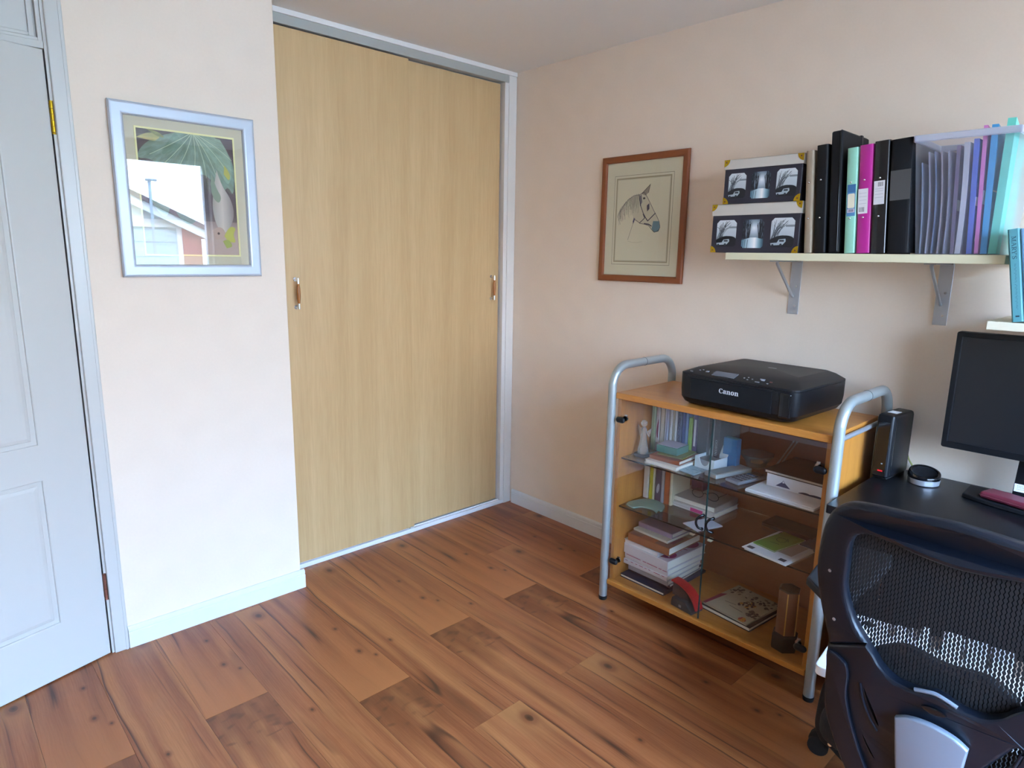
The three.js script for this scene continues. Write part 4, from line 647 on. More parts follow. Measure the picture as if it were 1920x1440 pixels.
// ---------------------------------------------------------------- cabinet, bottom
const edgeTex = (bg, draw) => M(0xffffff, 0.55, { map: canvasTex(420, 48, (g, W, H) => { g.fillStyle = bg; g.fillRect(0, 0, W, H); draw(g, W, H); }) });
{
  const G = 'books piled on the cabinet floor', pinkMark = (y) => edgeTex('#dcd4d6', (g, W, H) => { g.fillStyle = '#a83a68'; for (let x = 6; x < W; x += rr(20, 60)) g.fillRect(x, y, rr(10, 46), 7); });
  lying('large flat navy hardback, lowest of the pile on the cabinet floor', 1.256, FF + 0.0004, 0.262, 0.224, 0.31, 0.0135, -0.02, B(0x252a44), { group: G, spine: 'right' });
  lying('small maroon notebook just above the navy hardback, set back in the pile', 1.258, FF + 0.0142, 0.245, 0.2, 0.25, 0.0205, 0.0, B(0x3a2230), { group: G, spine: 'front' });
  lying('grey paperback low in the pile on the cabinet floor', 1.267, FF + 0.0352, 0.275, 0.2, 0.24, 0.0225, -0.02, B(0xa29ca0), { group: G, spine: 'front' });
  lying('white paperback with a thin pink line, below the one with pink blocks', 1.257, FF + 0.0582, 0.276, 0.222, 0.25, 0.0215, -0.03, B(0xd6cfd0), { group: G, spine: 'front', edge: { m: pinkMark(2) } });
  lying('white paperback with pink blocks along its top edge, in the middle of the pile', 1.259, FF + 0.0802, 0.27, 0.224, 0.25, 0.0245, -0.05, B(0xd9d0d4), { group: G, spine: 'front', edge: { m: pinkMark(6) } });
  const blob = M(0xffffff, 0.5, { map: canvasTex(300, 320, (g, W, H) => { g.fillStyle = '#c9bcc6'; g.fillRect(0, 0, W, H); g.fillStyle = '#9c2f66'; g.beginPath(); g.ellipse(232, 250, 60, 48, 0, 0, 7); g.fill(); g.beginPath(); g.ellipse(245, 60, 44, 50, 0, 0, 7); g.fill(); g.strokeStyle = '#d9cdd6'; g.lineWidth = 8; g.beginPath(); g.moveTo(200, 280); g.lineTo(260, 220); g.moveTo(210, 230); g.lineTo(270, 270); g.stroke(); g.strokeStyle = '#9c2f66'; g.beginPath(); g.moveTo(210, 150); g.lineTo(280, 130); g.moveTo(230, 120); g.lineTo(260, 165); g.stroke(); }) });
  lying('thick white book with magenta shapes on its cover, in the pile on the cabinet floor', 1.258, FF + 0.1052, 0.266, 0.226, 0.268, 0.039, -0.05, B(0xdfd8dc), { group: G, spine: 'front', print: blob });
  lying('white spiral pad above the thick magenta-patterned book', 1.232, FF + 0.1452, 0.286, 0.178, 0.225, 0.0215, -0.06, B(0xdde2e8), { group: G, spine: 'right', pages: mPaper, name: 'notepad', category: 'notepad' });
  const collage = M(0xffffff, 0.5, { map: canvasTex(200, 200, (g, W, H) => { g.fillStyle = '#8a5a48'; g.fillRect(0, 0, W, H); for (const [x, y, c] of [[0, 0, '#7c3a4a'], [60, 0, '#a0813f'], [120, 90, '#7a2c34'], [0, 110, '#8f6a50'], [60, 130, '#b0603a'], [130, 0, '#9a8a74'], [40, 60, '#caa873']]) { g.fillStyle = c; g.fillRect(x, y, 70, 70); } }) });
  lying('brown-edged cookbook with a collage cover in the pile on the cabinet floor', 1.265, FF + 0.1692, 0.286, 0.205, 0.232, 0.0335, -0.02, B(0x9a5c34), { group: G, spine: 'front', print: collage });
  lying('cream booklet second from the top of the pile on the cabinet floor', 1.253, FF + 0.2036, 0.268, 0.175, 0.2, 0.0105, -0.06, B(0xd8d0bc), { group: G, spine: 'front' });
  lying('lilac book on top of the pile on the cabinet floor', 1.253, FF + 0.2145, 0.255, 0.172, 0.165, 0.0215, -0.04, B(0xa793a9), { group: G, spine: 'front' });
}
{ // hole punch with a red lever
  const t = thing('hole_punch', 'dark hole punch with a curved red lever, in front of the book pile', 'hole punch', [1.466, FF + 0.0004, 0.398], -0.12);
  const s = new THREE.Shape(); s.moveTo(-0.04, 0); s.lineTo(0.06, 0); s.lineTo(0.06, 0.012); s.quadraticCurveTo(0.045, 0.02, 0.03, 0.038); s.lineTo(-0.036, 0.036); s.quadraticCurveTo(-0.042, 0.02, -0.04, 0); const g = plate(s, 0.072, 0.003); g.translate(0, 0, -0.012);
  part('base', flat(g), M(0x303236, 0.35), t);
  const s2 = new THREE.Shape(); s2.moveTo(-0.052, 0.034); s2.lineTo(0.035, 0.034); s2.lineTo(0.02, 0.06); s2.quadraticCurveTo(-0.01, 0.084, -0.05, 0.086); s2.closePath(); const g2 = plate(s2, 0.036, 0.002); g2.translate(0, 0.0012, 0.004); part('arm', flat(g2), M(0x2b2124, 0.4, { transmission: 0.25, thickness: 0 }), t);
  const s3 = new THREE.Shape(); s3.moveTo(-0.058, 0.0882); s3.quadraticCurveTo(0.0, 0.09, 0.03, 0.064); s3.quadraticCurveTo(0.052, 0.045, 0.064, 0.0135); s3.lineTo(0.069, 0.0145); s3.quadraticCurveTo(0.058, 0.05, 0.035, 0.069); s3.quadraticCurveTo(0.0, 0.097, -0.058, 0.0945); s3.closePath(); const g3 = plate(s3, 0.044, 0.0012); g3.translate(0, 0.0006, 0.0); part('lever', flat(g3), M(0xb3161d, 0.35), t);
  part('label', printed(0.012, 0.01, 0.0005), B(0x8e9094), t, [0.005, 0.014, 0.0605]);
}
{
  lying('dark hardback under the floral magazine on the cabinet floor', 1.628, FF + 0.0004, 0.283, 0.215, 0.218, 0.0165, -0.1, B(0x2b2320), { spine: 'back' });
  const fl = M(0xffffff, 0.4, { map: canvasTex(256, 256, (g, W, H) => { g.fillStyle = '#b9aa8e'; g.fillRect(0, 0, W, H); const dk = (x, y, r, c) => { for (let i = 0; i < 26; i++) { g.fillStyle = c[i % c.length]; g.beginPath(); g.ellipse(x + rr(-r, r), y + rr(-r, r) * 0.8, rr(4, 14), rr(3, 9), rr(0, 3), 0, 7); g.fill(); } }; dk(60, 40, 50, ['#5a473c', '#c2b29a', '#6d5a4c']); dk(190, 50, 60, ['#4a3830', '#57463a', '#8a7660']); dk(150, 120, 34, ['#3c241e', '#b98a3a', '#4a2c24']); dk(230, 170, 30, ['#4c3a34', '#6a5648']); dk(220, 238, 12, ['#b0302c', '#d08a2c']); g.fillStyle = '#8c3040'; g.beginPath(); g.moveTo(0, 256); g.lineTo(0, 130); g.lineTo(24, 110); g.lineTo(16, 256); g.fill(); g.strokeStyle = '#5a4a40'; g.lineWidth = 3; g.beginPath(); g.moveTo(60, 170); g.lineTo(120, 160); g.moveTo(100, 185); g.lineTo(180, 190); g.stroke(); }) });
  lying('cream floral magazine on the dark hardback on the cabinet floor', 1.625, FF + 0.0172, 0.27, 0.2, 0.235, 0.006, -0.13, B(0xa08f74), { spine: 'left', print: fl, name: 'magazine', category: 'magazine' });
}
{ // six-sided bottle carton with a dark base
  const t = thing('hexagonal_carton', 'tall brown six-sided carton with a dark base, right end of the cabinet floor', 'carton', [1.852, FF + 0.0004, 0.398], 0.3);
  part('tube', lathe([[0, 0.062], [0.037, 0.062], [0.037, 0.222], [0, 0.222]], 6).rotateY(0), M(0x6b3f22, 0.45), t);
  const b = toCreasedNormals(lathe([[0, 0], [0.044, 0], [0.0465, 0.01], [0.046, 0.055], [0.037, 0.062], [0, 0.062]], 6), 0.3); part('base', b, M(0x211914, 0.5), t);
  part('lid', toCreasedNormals(lathe([[0, 0.222], [0.0375, 0.222], [0.0375, 0.228], [0.03, 0.231], [0, 0.231]], 6), 0.3), M(0x3b2a1c, 0.4), t);
  for (const k of [0, 1]) part('gilt_edge', box(0.004, 0.158, 0.0015, 0.0005, 0.0372 * Math.sin(k * Math.PI / 3 + 0.0), 0.142, 0.0372 * Math.cos(k * Math.PI / 3)), M(0xb98a44, 0.35, { metalness: 0.4 }), t);
}

// ---------------------------------------------------------------- desk and what stands on it
const DY = 0.73;
{
  const t = thing('desk', 'black desk against the right wall, next to the glass cabinet', 'desk');
  const s = new THREE.Shape(); s.moveTo(2.004, -0.02); s.lineTo(3.3, -0.02); s.lineTo(3.3, -0.58); s.lineTo(2.012, -0.585); s.quadraticCurveTo(2.004, -0.585, 2.004, -0.575); s.closePath();
  const g = plate(s, 0.026, 0.002); g.rotateX(-Math.PI / 2); g.translate(0, DY - 0.026, 0);
  const mDeskSide = M(0x0c0d0f, 0.9, { specularIntensity: 0.2 }), md = M(0x0f1013, 0.34, { specularIntensity: 0.7 });
  part('top', buv(g), md, t);
  for (const x of [2.02, 3.26]) part('side_panel', span(x, x + 0.022, 0.0, DY - 0.027, 0.08, 0.4, 0.001), mDeskSide, t);
  part('back_panel', span(2.043, 3.259, 0.002, DY - 0.027, 0.06, 0.075, 0.001), mDeskSide, t);
}
{
  const t = thing('router', 'upright black broadband hub with a red light, at the left end of the desk', 'router', [2.034, DY + 0.0006, 0.128], -0.1);
  const w = 0.054, h = 0.222, d = 0.16;
  part('case', loft([[0.006, rrect(-w / 2 + 0.004, w / 2 - 0.004, -d / 2 + 0.004, d / 2 - 0.004, 0.008)], [0.012, rrect(-w / 2, w / 2, -d / 2, d / 2, 0.01)], [h - 0.014, rrect(-w / 2, w / 2, -d / 2, d / 2, 0.01)], [h - 0.004, rrect(-w / 2 + 0.002, w / 2 - 0.002, -d / 2 + 0.004, d / 2 - 0.004, 0.008)], [h, rrect(-w / 2 + 0.006, w / 2 - 0.006, -d / 2 + 0.012, d / 2 - 0.012, 0.005)]], 0.5), mBlack, t);
  part('foot', box(w - 0.01, 0.006, d - 0.02, 0.002, 0, 0.003, 0), mRubber, t);
  part('front_strip', box(w - 0.016, h - 0.05, 0.003, 0.001, 0, h / 2, d / 2 - 0.0005), mBlackGloss, t);
  part('side_line', box(0.002, h - 0.03, 0.004, 0.0008, w / 2 - 0.0002, h / 2, d / 2 - 0.022), mBlackGloss, t);
  part('status_light', box(0.016, 0.005, 0.002, 0.0008, 0.003, 0.03, d / 2 + 0.001), M(0x5a0a10, 0.3, { emissive: 0xff2038, emissiveIntensity: 0.5 }), t);
  part('white_light', box(0.005, 0.004, 0.002, 0.0008, 0.006, 0.055, d / 2 + 0.001), M(0x8a8c90, 0.3), t);
  part('sticker', box(0.03, 0.0008, 0.04, 0.0003, 0.0, h + 0.0003, 0.015), mPaper, t);
}
tag(part('cable', tube([[2.052, 0.80, 0.022], [2.06, 0.77, 0.018], [2.082, 0.74, 0.018], [2.1, 0.7335, 0.024], [2.12, 0.7335, 0.026]], 0.003, 40, 8), M(0x8f8d4a, 0.6), scene), 'thin olive yellow cable coming down behind the broadband hub', 'cable');
{
  const t = thing('desk_speaker', 'small round black and silver speaker puck alone on the desk', 'speaker', [2.142, DY + 0.0005, 0.138], 0.55);
  part('body', loft([[0, rrect(-0.04, 0.04, -0.04, 0.04, 0.0399, 10)], [0.003, rrect(-0.045, 0.045, -0.045, 0.045, 0.0449, 10)], [0.02, rrect(-0.047, 0.047, -0.047, 0.047, 0.0469, 10)]], 0.5), mSteel, t);
  const top = new THREE.Group(); top.name = 'top'; top.position.set(0, 0.028, 0); top.rotation.x = 0.27; t.add(top);
  part('rim', lathe([[0.036, 0.01], [0.04, 0.015], [0.0455, 0.013], [0.047, 0.004], [0.047, -0.006], [0.044, -0.012], [0.036, -0.012]], 40), mBlackGloss, top);
  part('dish', lathe([[0, 0.001], [0.012, 0.002], [0.03, 0.006], [0.037, 0.011]], 36), mBlackMatt, top);
}
{
  const t = thing('monitor', 'black flat computer monitor standing on the desk, switched off', 'monitor', [2.46, DY + 0.0005, 0.18]);
  const W = 0.54, H = 0.363, y0 = 0.152;
  const s = new THREE.Shape(), r = 0.008; s.moveTo(-W / 2 + r, 0); s.lineTo(W / 2 - r, 0); s.quadraticCurveTo(W / 2, 0, W / 2, r); s.lineTo(W / 2, H - r); s.quadraticCurveTo(W / 2, H, W / 2 - r, H); s.lineTo(-W / 2 + r, H); s.quadraticCurveTo(-W / 2, H, -W / 2, H - r); s.lineTo(-W / 2, r); s.quadraticCurveTo(-W / 2, 0, -W / 2 + r, 0);
  const bz = s.clone(); bz.holes.push(new THREE.Path([V2(-W / 2 + 0.016, 0.02), V2(W / 2 - 0.016, 0.02), V2(W / 2 - 0.016, H - 0.016), V2(-W / 2 + 0.016, H - 0.016)]));
  const b1 = plate(s, 0.022, 0.004); b1.translate(0, y0, -0.005); part('back_shell', flat(b1), mBlackMatt, t);
  const b2 = plate(bz, 0.01, 0.002); b2.translate(0, y0, 0.0165); part('bezel', flat(b2), mBlack, t);
  part('screen', box(W - 0.03, H - 0.034, 0.004, 0.001, 0, y0 + H / 2 + 0.002, 0.0195), M(0x17181c, 0.3), t);
  const col = plate(poly([[-0.083, 0.012], [0.083, 0.012], [0.076, 0.185], [-0.076, 0.185]]), 0.02, 0.003); col.translate(0, 0, -0.055); part('stand', flat(col), mBlack, t);
  part('stand_hole', cyl(0.03, 0.03, 0.002, 28).rotateX(Math.PI / 2).translate(0.0, 0.108, -0.0345), mSteel, t);
  part('hinge_block', box(0.12, 0.05, 0.032, 0.004, 0, 0.2, -0.021), mBlack, t);
  const bs = new THREE.Shape(); bs.moveTo(-0.2, 0.1); bs.lineTo(0.2, 0.1); bs.lineTo(0.197, -0.01); bs.quadraticCurveTo(0, -0.1, -0.197, -0.01); bs.closePath(); const bg = plate(bs, 0.014, 0.003); bg.rotateX(-Math.PI / 2); part('base', flat(bg), mBlackMatt, t);
  const st = M(0xffffff, 0.6, { map: canvasTex(160, 60, (g, w, h) => { g.fillStyle = '#e6e8ee'; g.fillRect(0, 0, w, h); g.fillStyle = '#8a8c96'; for (const [y, l] of [[12, 90], [24, 120], [38, 70]]) for (let x = 12; x < l; x += 7) g.fillRect(x, y, 4, 5); }) });
  part('sticker', printed(0.09, 0.024, 0.0006), st, t, [-0.034, 0.055, -0.0345]);
}
{
  const t = thing('spectacle_case', 'maroon leather case lying on the monitor base', 'case', [2.395, DY + 0.0155, 0.19], -0.28);
  part('body', box(0.165, 0.021, 0.07, 0.009, 0, 0.0105, 0), M(0x6b2334, 0.4), t);
  part('seam', box(0.162, 0.0012, 0.0705, 0.0005, 0, 0.0105, 0.0006), M(0x8e5058, 0.5), t);
}

// ---------------------------------------------------------------- office chair, seen from behind
const KX = 2.456, KZ = 0.86;
const zs = (x, y) => 1.15 + 0.13 * (y - 0.5) - 0.7 * x * x - KZ;
const bend = (g0, off = 0) => { const g = mergeVertices(flat(g0).deleteAttribute('normal').deleteAttribute('uv')), p = g.attributes.position; for (let i = 0; i < p.count; i++) p.setZ(i, p.getZ(i) + off + zs(p.getX(i), p.getY(i))); g.computeVertexNormals(); const r = toCreasedNormals(g, 0.6); r.setAttribute('uv', new THREE.Float32BufferAttribute(new Float32Array(r.attributes.position.count * 2), 2)); return r; };
const mir = (L) => L.map(([x, y]) => [-x, y]).reverse();
const smooth = (pts, n = 40) => new THREE.CatmullRomCurve3(pts.map(([x, y]) => V3(x, y, 0)), false, 'centripetal').getPoints(n).map((p) => [p.x, p.y]);
const smoothC = (pts, n = 30) => new THREE.CatmullRomCurve3(pts.map(([x, y]) => V3(x, y, 0)), true, 'centripetal').getPoints(n).slice(0, -1).map((p) => [p.x, p.y]);
const outL = [[-0.213, 0.62], [-0.228, 0.666], [-0.243, 0.715], [-0.255, 0.785], [-0.252, 0.844], [-0.24, 0.909], [-0.223, 0.942], [-0.195, 0.966], [-0.16, 0.976], [-0.088, 0.984], [0, 0.991]];
const inL = [[-0.133, 0.67], [-0.152, 0.691], [-0.169, 0.719], [-0.186, 0.775], [-0.185, 0.83], [-0.183, 0.876], [-0.176, 0.897], [-0.161, 0.91], [-0.144, 0.915], [-0.11, 0.914], [-0.048, 0.906], [0, 0.903]];
const topL = [[-0.133, 0.67], [-0.115, 0.652], [-0.103, 0.636], [-0.075, 0.619], [-0.043, 0.6185], [-0.029, 0.622], [0, 0.631]];
const sideL = [[-0.213, 0.621], [-0.216, 0.57], [-0.215, 0.499], [-0.211, 0.454], [-0.193, 0.406], [-0.168, 0.355], [-0.149, 0.323], [-0.115, 0.285], [-0.06, 0.262], [0, 0.256]];
const lumL = [[-0.127, 0.63], [-0.123, 0.64], [-0.115, 0.656], [-0.093, 0.673], [-0.068, 0.684], [-0.043, 0.683], [-0.015, 0.678], [0, 0.6775]];
{
  const t = thing('office_chair', 'black office chair with a mesh back and silver spine, pushed in at the desk', 'chair', [KX, 0, KZ]);
  const whole = (L) => [...L, ...mir(L).slice(1)];
  const outer = smooth(whole(outL), 70), inner = smooth(whole(inL), 70);
  const fr = part('back_frame', bend(plate(poly([...outer, ...inner.slice().reverse()]), 0.034, 0.011, { seg: 4 }), -0.024), mChair, t);
  for (const [x, y] of [[-0.222, 0.8], [-0.205, 0.69]]) part('screw', bend(cyl(0.0035, 0.0035, 0.002, 12).rotateX(Math.PI / 2).translate(x, y, 0.0105)), mSteel, fr);
  // yoke under the frame: two arms with two slots each
  const yk = poly([...smooth(whole(topL), 50), ...smooth(whole(sideL), 60).reverse()]);
  const s1 = [[-0.136, 0.579], [-0.13, 0.583], [-0.112, 0.553], [-0.093, 0.517], [-0.085, 0.491], [-0.095, 0.486], [-0.117, 0.516], [-0.135, 0.558]], s2 = [[-0.135, 0.472], [-0.121, 0.462], [-0.103, 0.436], [-0.084, 0.403], [-0.087, 0.394], [-0.109, 0.41], [-0.128, 0.441]];
  for (const s of [s1, s2]) { yk.holes.push(new THREE.Path(smoothC(s).map((p) => V2(...p)))); yk.holes.push(new THREE.Path(smoothC(s).map(([x, y]) => V2(-x, y)))); }
  const yoke = part('yoke', bend(plate(yk, 0.034, 0.008, { seg: 3 }), -0.02), mChair, t);
  const crease = [[-0.21, 0.615], [-0.17, 0.606], [-0.162, 0.583], [-0.162, 0.526], [-0.145, 0.462], [-0.118, 0.395], [-0.1, 0.355], [-0.115, 0.3], [-0.145, 0.328], [-0.165, 0.36], [-0.19, 0.41], [-0.207, 0.456], [-0.2115, 0.5], [-0.2125, 0.57]];
  for (const k of [1, -1]) { let c = smoothC(crease, 60).map(([x, y]) => [k * x, y]); if (k < 0) c = c.reverse(); part('arm_shell', bend(plate(poly(c), 0.014, 0.006, { seg: 3 }), 0.0085), mChair, yoke); }
  for (const k of [1, -1]) part('slot_lip', bend(tube([[k * -0.138, 0.575, 0.014], [k * -0.128, 0.535, 0.014], [k * -0.112, 0.502, 0.014], [k * -0.096, 0.481, 0.014]], 0.003, 24, 8)), mChair, yoke);
  part('trim', bend(tube([[-0.036, 0.6225, 0.012], [-0.02, 0.628, 0.012], [0, 0.6325, 0.012], [0.02, 0.628, 0.012], [0.036, 0.6225, 0.012]], 0.0042, 30, 8)), mSilver, yoke);
  const ov = smoothC([[-0.022, 0.594], [0, 0.601], [0.022, 0.594], [0.012, 0.587], [0, 0.584], [-0.012, 0.587]], 40);
  part('lever_dimple', bend(plate(poly(ov), 0.008, 0.003), 0.008), mBlackGloss, yoke);
  const sv = [...smooth([[-0.063, 0.545], [-0.045, 0.557], [-0.022, 0.564], [0, 0.566], [0.022, 0.564], [0.045, 0.557], [0.063, 0.545]], 24), [0.056, 0.46], [0.05, 0.4], [0.046, 0.3], [0.04, 0.262], [-0.04, 0.262], [-0.046, 0.3], [-0.05, 0.4], [-0.056, 0.46]];
  part('spine_panel', bend(plate(poly(sv), 0.016, 0.004, { seg: 3 }), 0.011), mSilver, t);
  // lumbar pad behind the mesh, with a rounded rim
  const lt = smooth(whole(lumL), 50);
  const lum = part('lumbar_pad', bend(plate(poly([...lt, [0.1, 0.6], [0.06, 0.58], [0, 0.57], [-0.06, 0.58], [-0.1, 0.6]]), 0.02, 0.004), -0.05), mBlackMatt, t);
  part('lumbar_rim', bend(tube(lt.map(([x, y]) => [x, y - 0.004, -0.028]), 0.0085, 70, 10)), mChair, lum);
  // mesh: wavy threads that touch and part, leaving lens-shaped openings
  const region = [...inner.map(([x, y]) => [x * 1.03, y + 0.008]), [0.17, 0.6], [0.16, 0.5], [0.14, 0.42], [0.1, 0.36], [-0.1, 0.36], [-0.14, 0.42], [-0.16, 0.5], [-0.17, 0.6]];
  const inside = (x, y) => { let c = false; for (let i = 0, j = region.length - 1; i < region.length; j = i++) { const [a, b] = region[i], [p, q] = region[j]; if ((b > y) !== (q > y) && x < ((p - a) * (y - b)) / (q - b) + a) c = !c; } return c; };
  const pos = [], pitch = 0.0066, per = 0.0112, st = per / 6;
  for (let i = -30; i <= 30; i++) {
    const xc = i * pitch, ph = (i & 1) * Math.PI;
    for (let y = 0.37; y < 0.925; y += st) {
      if (!inside(xc, y + st / 2)) continue;
      const e = (q) => { const w = 0.5 + 0.5 * Math.cos((q * 2 * Math.PI) / per + ph); return 0.0014 + 0.0021 * w ** 0.8; }, w0 = e(y), w1 = e(y + st), z0 = zs(xc, y) - 0.014, z1 = zs(xc, y + st) - 0.014;
      pos.push(xc - w0, y, z0, xc + w0, y, z0, xc + w1, y + st, z1, xc - w0, y, z0, xc + w1, y + st, z1, xc - w1, y + st, z1);
    }
  }
  const mg = new THREE.BufferGeometry(); mg.setAttribute('position', new THREE.Float32BufferAttribute(pos, 3)); mg.setAttribute('uv', new THREE.Float32BufferAttribute(new Float32Array(pos.length / 3 * 2), 2)); mg.computeVertexNormals();
  tag(part('mesh_weave', mg, new THREE.MeshPhysicalMaterial({ color: 0x14161b, roughness: 0.7, side: THREE.DoubleSide }), t), null, null, null, 'stuff');
  // seat, arms, column, star base
  const ss = new THREE.Shape(); ss.moveTo(-0.2, -0.22); ss.quadraticCurveTo(0, -0.25, 0.2, -0.22); ss.quadraticCurveTo(0.25, -0.21, 0.25, -0.15); ss.lineTo(0.23, 0.19); ss.quadraticCurveTo(0.22, 0.23, 0.17, 0.23); ss.lineTo(-0.17, 0.23); ss.quadraticCurveTo(-0.22, 0.23, -0.23, 0.19); ss.lineTo(-0.25, -0.15); ss.quadraticCurveTo(-0.25, -0.21, -0.2, -0.22);
  const sg = plate(ss, 0.07, 0.025, { seg: 5 }); sg.rotateX(-Math.PI / 2); sg.translate(0, 0.322, 0.0); part('seat', flat(sg), M(0x15161a, 0.85), t);
  part('spine_bar', flat(tube([[0, 0.3, 0.235], [0, 0.275, 0.2], [0, 0.28, 0.1], [0, 0.3, 0.0]], 0.026, 30, 14)), mBlackMatt, t);
  part('mechanism', join(box(0.16, 0.05, 0.2, 0.01, 0, 0.296, 0), cyl(0.026, 0.026, 0.14, 20, 0, 0.2, 0), cyl(0.034, 0.04, 0.09, 20, 0, 0.1, 0)), mBlackMatt, t);
  for (const k of [-1, 1]) {
    const arm = smoothC([[-0.266, 0.537], [-0.266, 0.437], [-0.274, 0.388], [-0.278, 0.339], [-0.279, 0.298], [-0.273, 0.274], [-0.25, 0.25], [-0.2, 0.262], [-0.2, 0.3], [-0.225, 0.36], [-0.232, 0.45], [-0.235, 0.537]], 60).map(([x, y]) => [k < 0 ? x : -x, y]);
    const ag = plate(poly(k < 0 ? arm : arm.reverse()), 0.045, 0.008, { seg: 3 }); ag.translate(0, 0, 0.075);
    const a = part('arm_support', flat(ag), mBlackMatt, t);
    part('arm_post', flat(tube([[k * 0.25, 0.5, 0.1], [k * 0.262, 0.55, 0.09], [k * 0.285, 0.6, 0.05], [k * 0.295, 0.63, 0.03]], 0.019, 24, 12)), mBlackMatt, a);
    part('screw', flat(cyl(0.005, 0.005, 0.002, 14).rotateX(Math.PI / 2).translate(k * 0.236, 0.262, 0.1208)), mChrome, a);
    const ps = new THREE.Shape(); [[0.372, 0.22], [0.25, 0.24], [0.235, 0.2], [0.235, -0.06], [0.245, -0.1], [0.275, -0.128], [0.298, -0.12], [0.354, -0.071], [0.367, 0.02]].forEach(([x, y], i) => (i ? ps.lineTo(k * x, y) : ps.moveTo(k * x, y))); ps.closePath();
    const pg = plate(ps, 0.026, 0.007, { seg: 3 }); pg.rotateX(-Math.PI / 2); pg.translate(0, 0.628, 0); part('arm_pad', flat(pg), M(0x1b1d22, 0.7), t);
  }
  const hub = [-0.036, 0.0];
  for (let i = 0; i < 5; i++) {
    const a = Math.atan2(-0.19, -0.35) + (i * 2 * Math.PI) / 5, c = Math.cos(a), s = Math.sin(a), L = 0.36;
    const g = new THREE.BufferGeometry(), P = [], R = (r, w, y0, y1) => [[r, w, y0], [r, -w, y0], [r, -w * 0.7, y1], [r, w * 0.7, y1]].map(([r2, w2, y]) => [hub[0] + r2 * c - w2 * s, y, hub[1] + r2 * s + w2 * c]);
    const q0 = R(0.02, 0.032, 0.06, 0.115), q1 = R(L, 0.02, 0.068, 0.09); for (let k = 0; k < 4; k++) { const m = (k + 1) % 4; P.push(...q0[k], ...q1[k], ...q1[m], ...q0[k], ...q1[m], ...q0[m]); } P.push(...q1[0], ...q1[3], ...q1[2], ...q1[0], ...q1[2], ...q1[1]);
    g.setAttribute('position', new THREE.Float32BufferAttribute(P, 3)); g.setAttribute('uv', new THREE.Float32BufferAttribute(new Float32Array(P.length / 3 * 2), 2)); g.computeVertexNormals();
    const leg = part('base_leg', g, mBlackMatt, t);
    const cx = hub[0] + (L + 0.005) * c, cz = hub[1] + (L + 0.005) * s, W = (o) => cyl(0.029, 0.029, 0.02, 22).rotateZ(Math.PI / 2).translate(o, 0, 0).rotateY(a * 1.7).translate(cx, 0.0295, cz);
    part('castor', join(W(-0.014), W(0.014), cyl(0.008, 0.008, 0.05, 12, cx, 0.055, cz), new THREE.SphereGeometry(0.03, 16, 8, 0, 7, 0, Math.PI / 2).translate(cx, 0.034, cz)), mRubber, leg);
  }
}
{ // white board on the seat, and the small things along its far edge
  const t = thing('white_board', 'white board with rounded corners lying across the chair seat', 'board', [0, 0, 0]);
  const P = [[2.142, 0.925], [2.108, 0.578], [2.70, 0.47], [2.735, 0.86]], r = 0.02, s = new THREE.Shape();
  P.forEach((p, i) => { const a = P[(i + 3) % 4], b = P[(i + 1) % 4], va = V2(a[0] - p[0], a[1] - p[1]).normalize().multiplyScalar(r), vb = V2(b[0] - p[0], b[1] - p[1]).normalize().multiplyScalar(r); if (i) s.lineTo(p[0] + va.x, -(p[1] + va.y)); else s.moveTo(p[0] + va.x, -(p[1] + va.y)); s.quadraticCurveTo(p[0], -p[1], p[0] + vb.x, -(p[1] + vb.y)); });
  s.closePath(); const g = plate(s, 0.026, 0.003); g.rotateX(-Math.PI / 2); g.translate(0, 0.3935, 0);
  part('top', flat(g), M(0xf2f4f8, 0.35), t);
  part('edge_band', (() => { const q = box(0.5, 0.018, 0.002, 0.0008, 0, 0, 0); q.rotateY(0.108); q.translate(2.438, 0.406, 0.8955); return q; })(), M(0xd6d2cc, 0.5), t);
  const BY = 0.42;
  const o = thing('oval_clip', 'small black oval clip lying on the white board', 'clip', [2.172, BY, 0.62]);
  part('body', new THREE.SphereGeometry(0.016, 18, 10).scale(1, 0.35, 0.7).translate(0, 0.0056, 0), mBlack, o); part('pin', flat(bar([-0.01, 0.009, 0], [0.01, 0.009, 0], 0.0015, 8)), mBlackGloss, o);
  const hs = [[0.012, 0.03], [0.016, 0.024], [0.03, 0.026], [0.012, 0.022], [0.036, 0.05], [0.034, 0.05], [0.03, 0.05], [0.012, 0.06], [0.034, 0.05], [0.046, 0.06]];
  let x = 2.235; hs.forEach(([h, w], i) => { const zz = 0.578 - (x + w / 2 - 2.108) * 0.182 + 0.055; lying(['leftmost thin white notepad', 'second white notepad from the left', 'third white notepad from the left', 'flat brown notepad left of the tall trio', 'left one of three tall white notepads', 'middle one of three tall white notepads', 'right one of three tall white notepads', 'flat brown notepad right of the tall trio', 'white notepad left of the tallest pad', 'tallest and rightmost white notepad'][i] + ' along the far edge of the white board', x + w / 2, BY, zz, w - 0.002, 0.07, h, 0.18, B(i === 3 || i === 7 ? 0x9a8370 : 0xe6e6ea, 0.6), { spine: 'left', name: 'notepad', category: 'notepad', pages: mPaper, group: 'notepads along the white board' }); x += w + 0.002; });
}

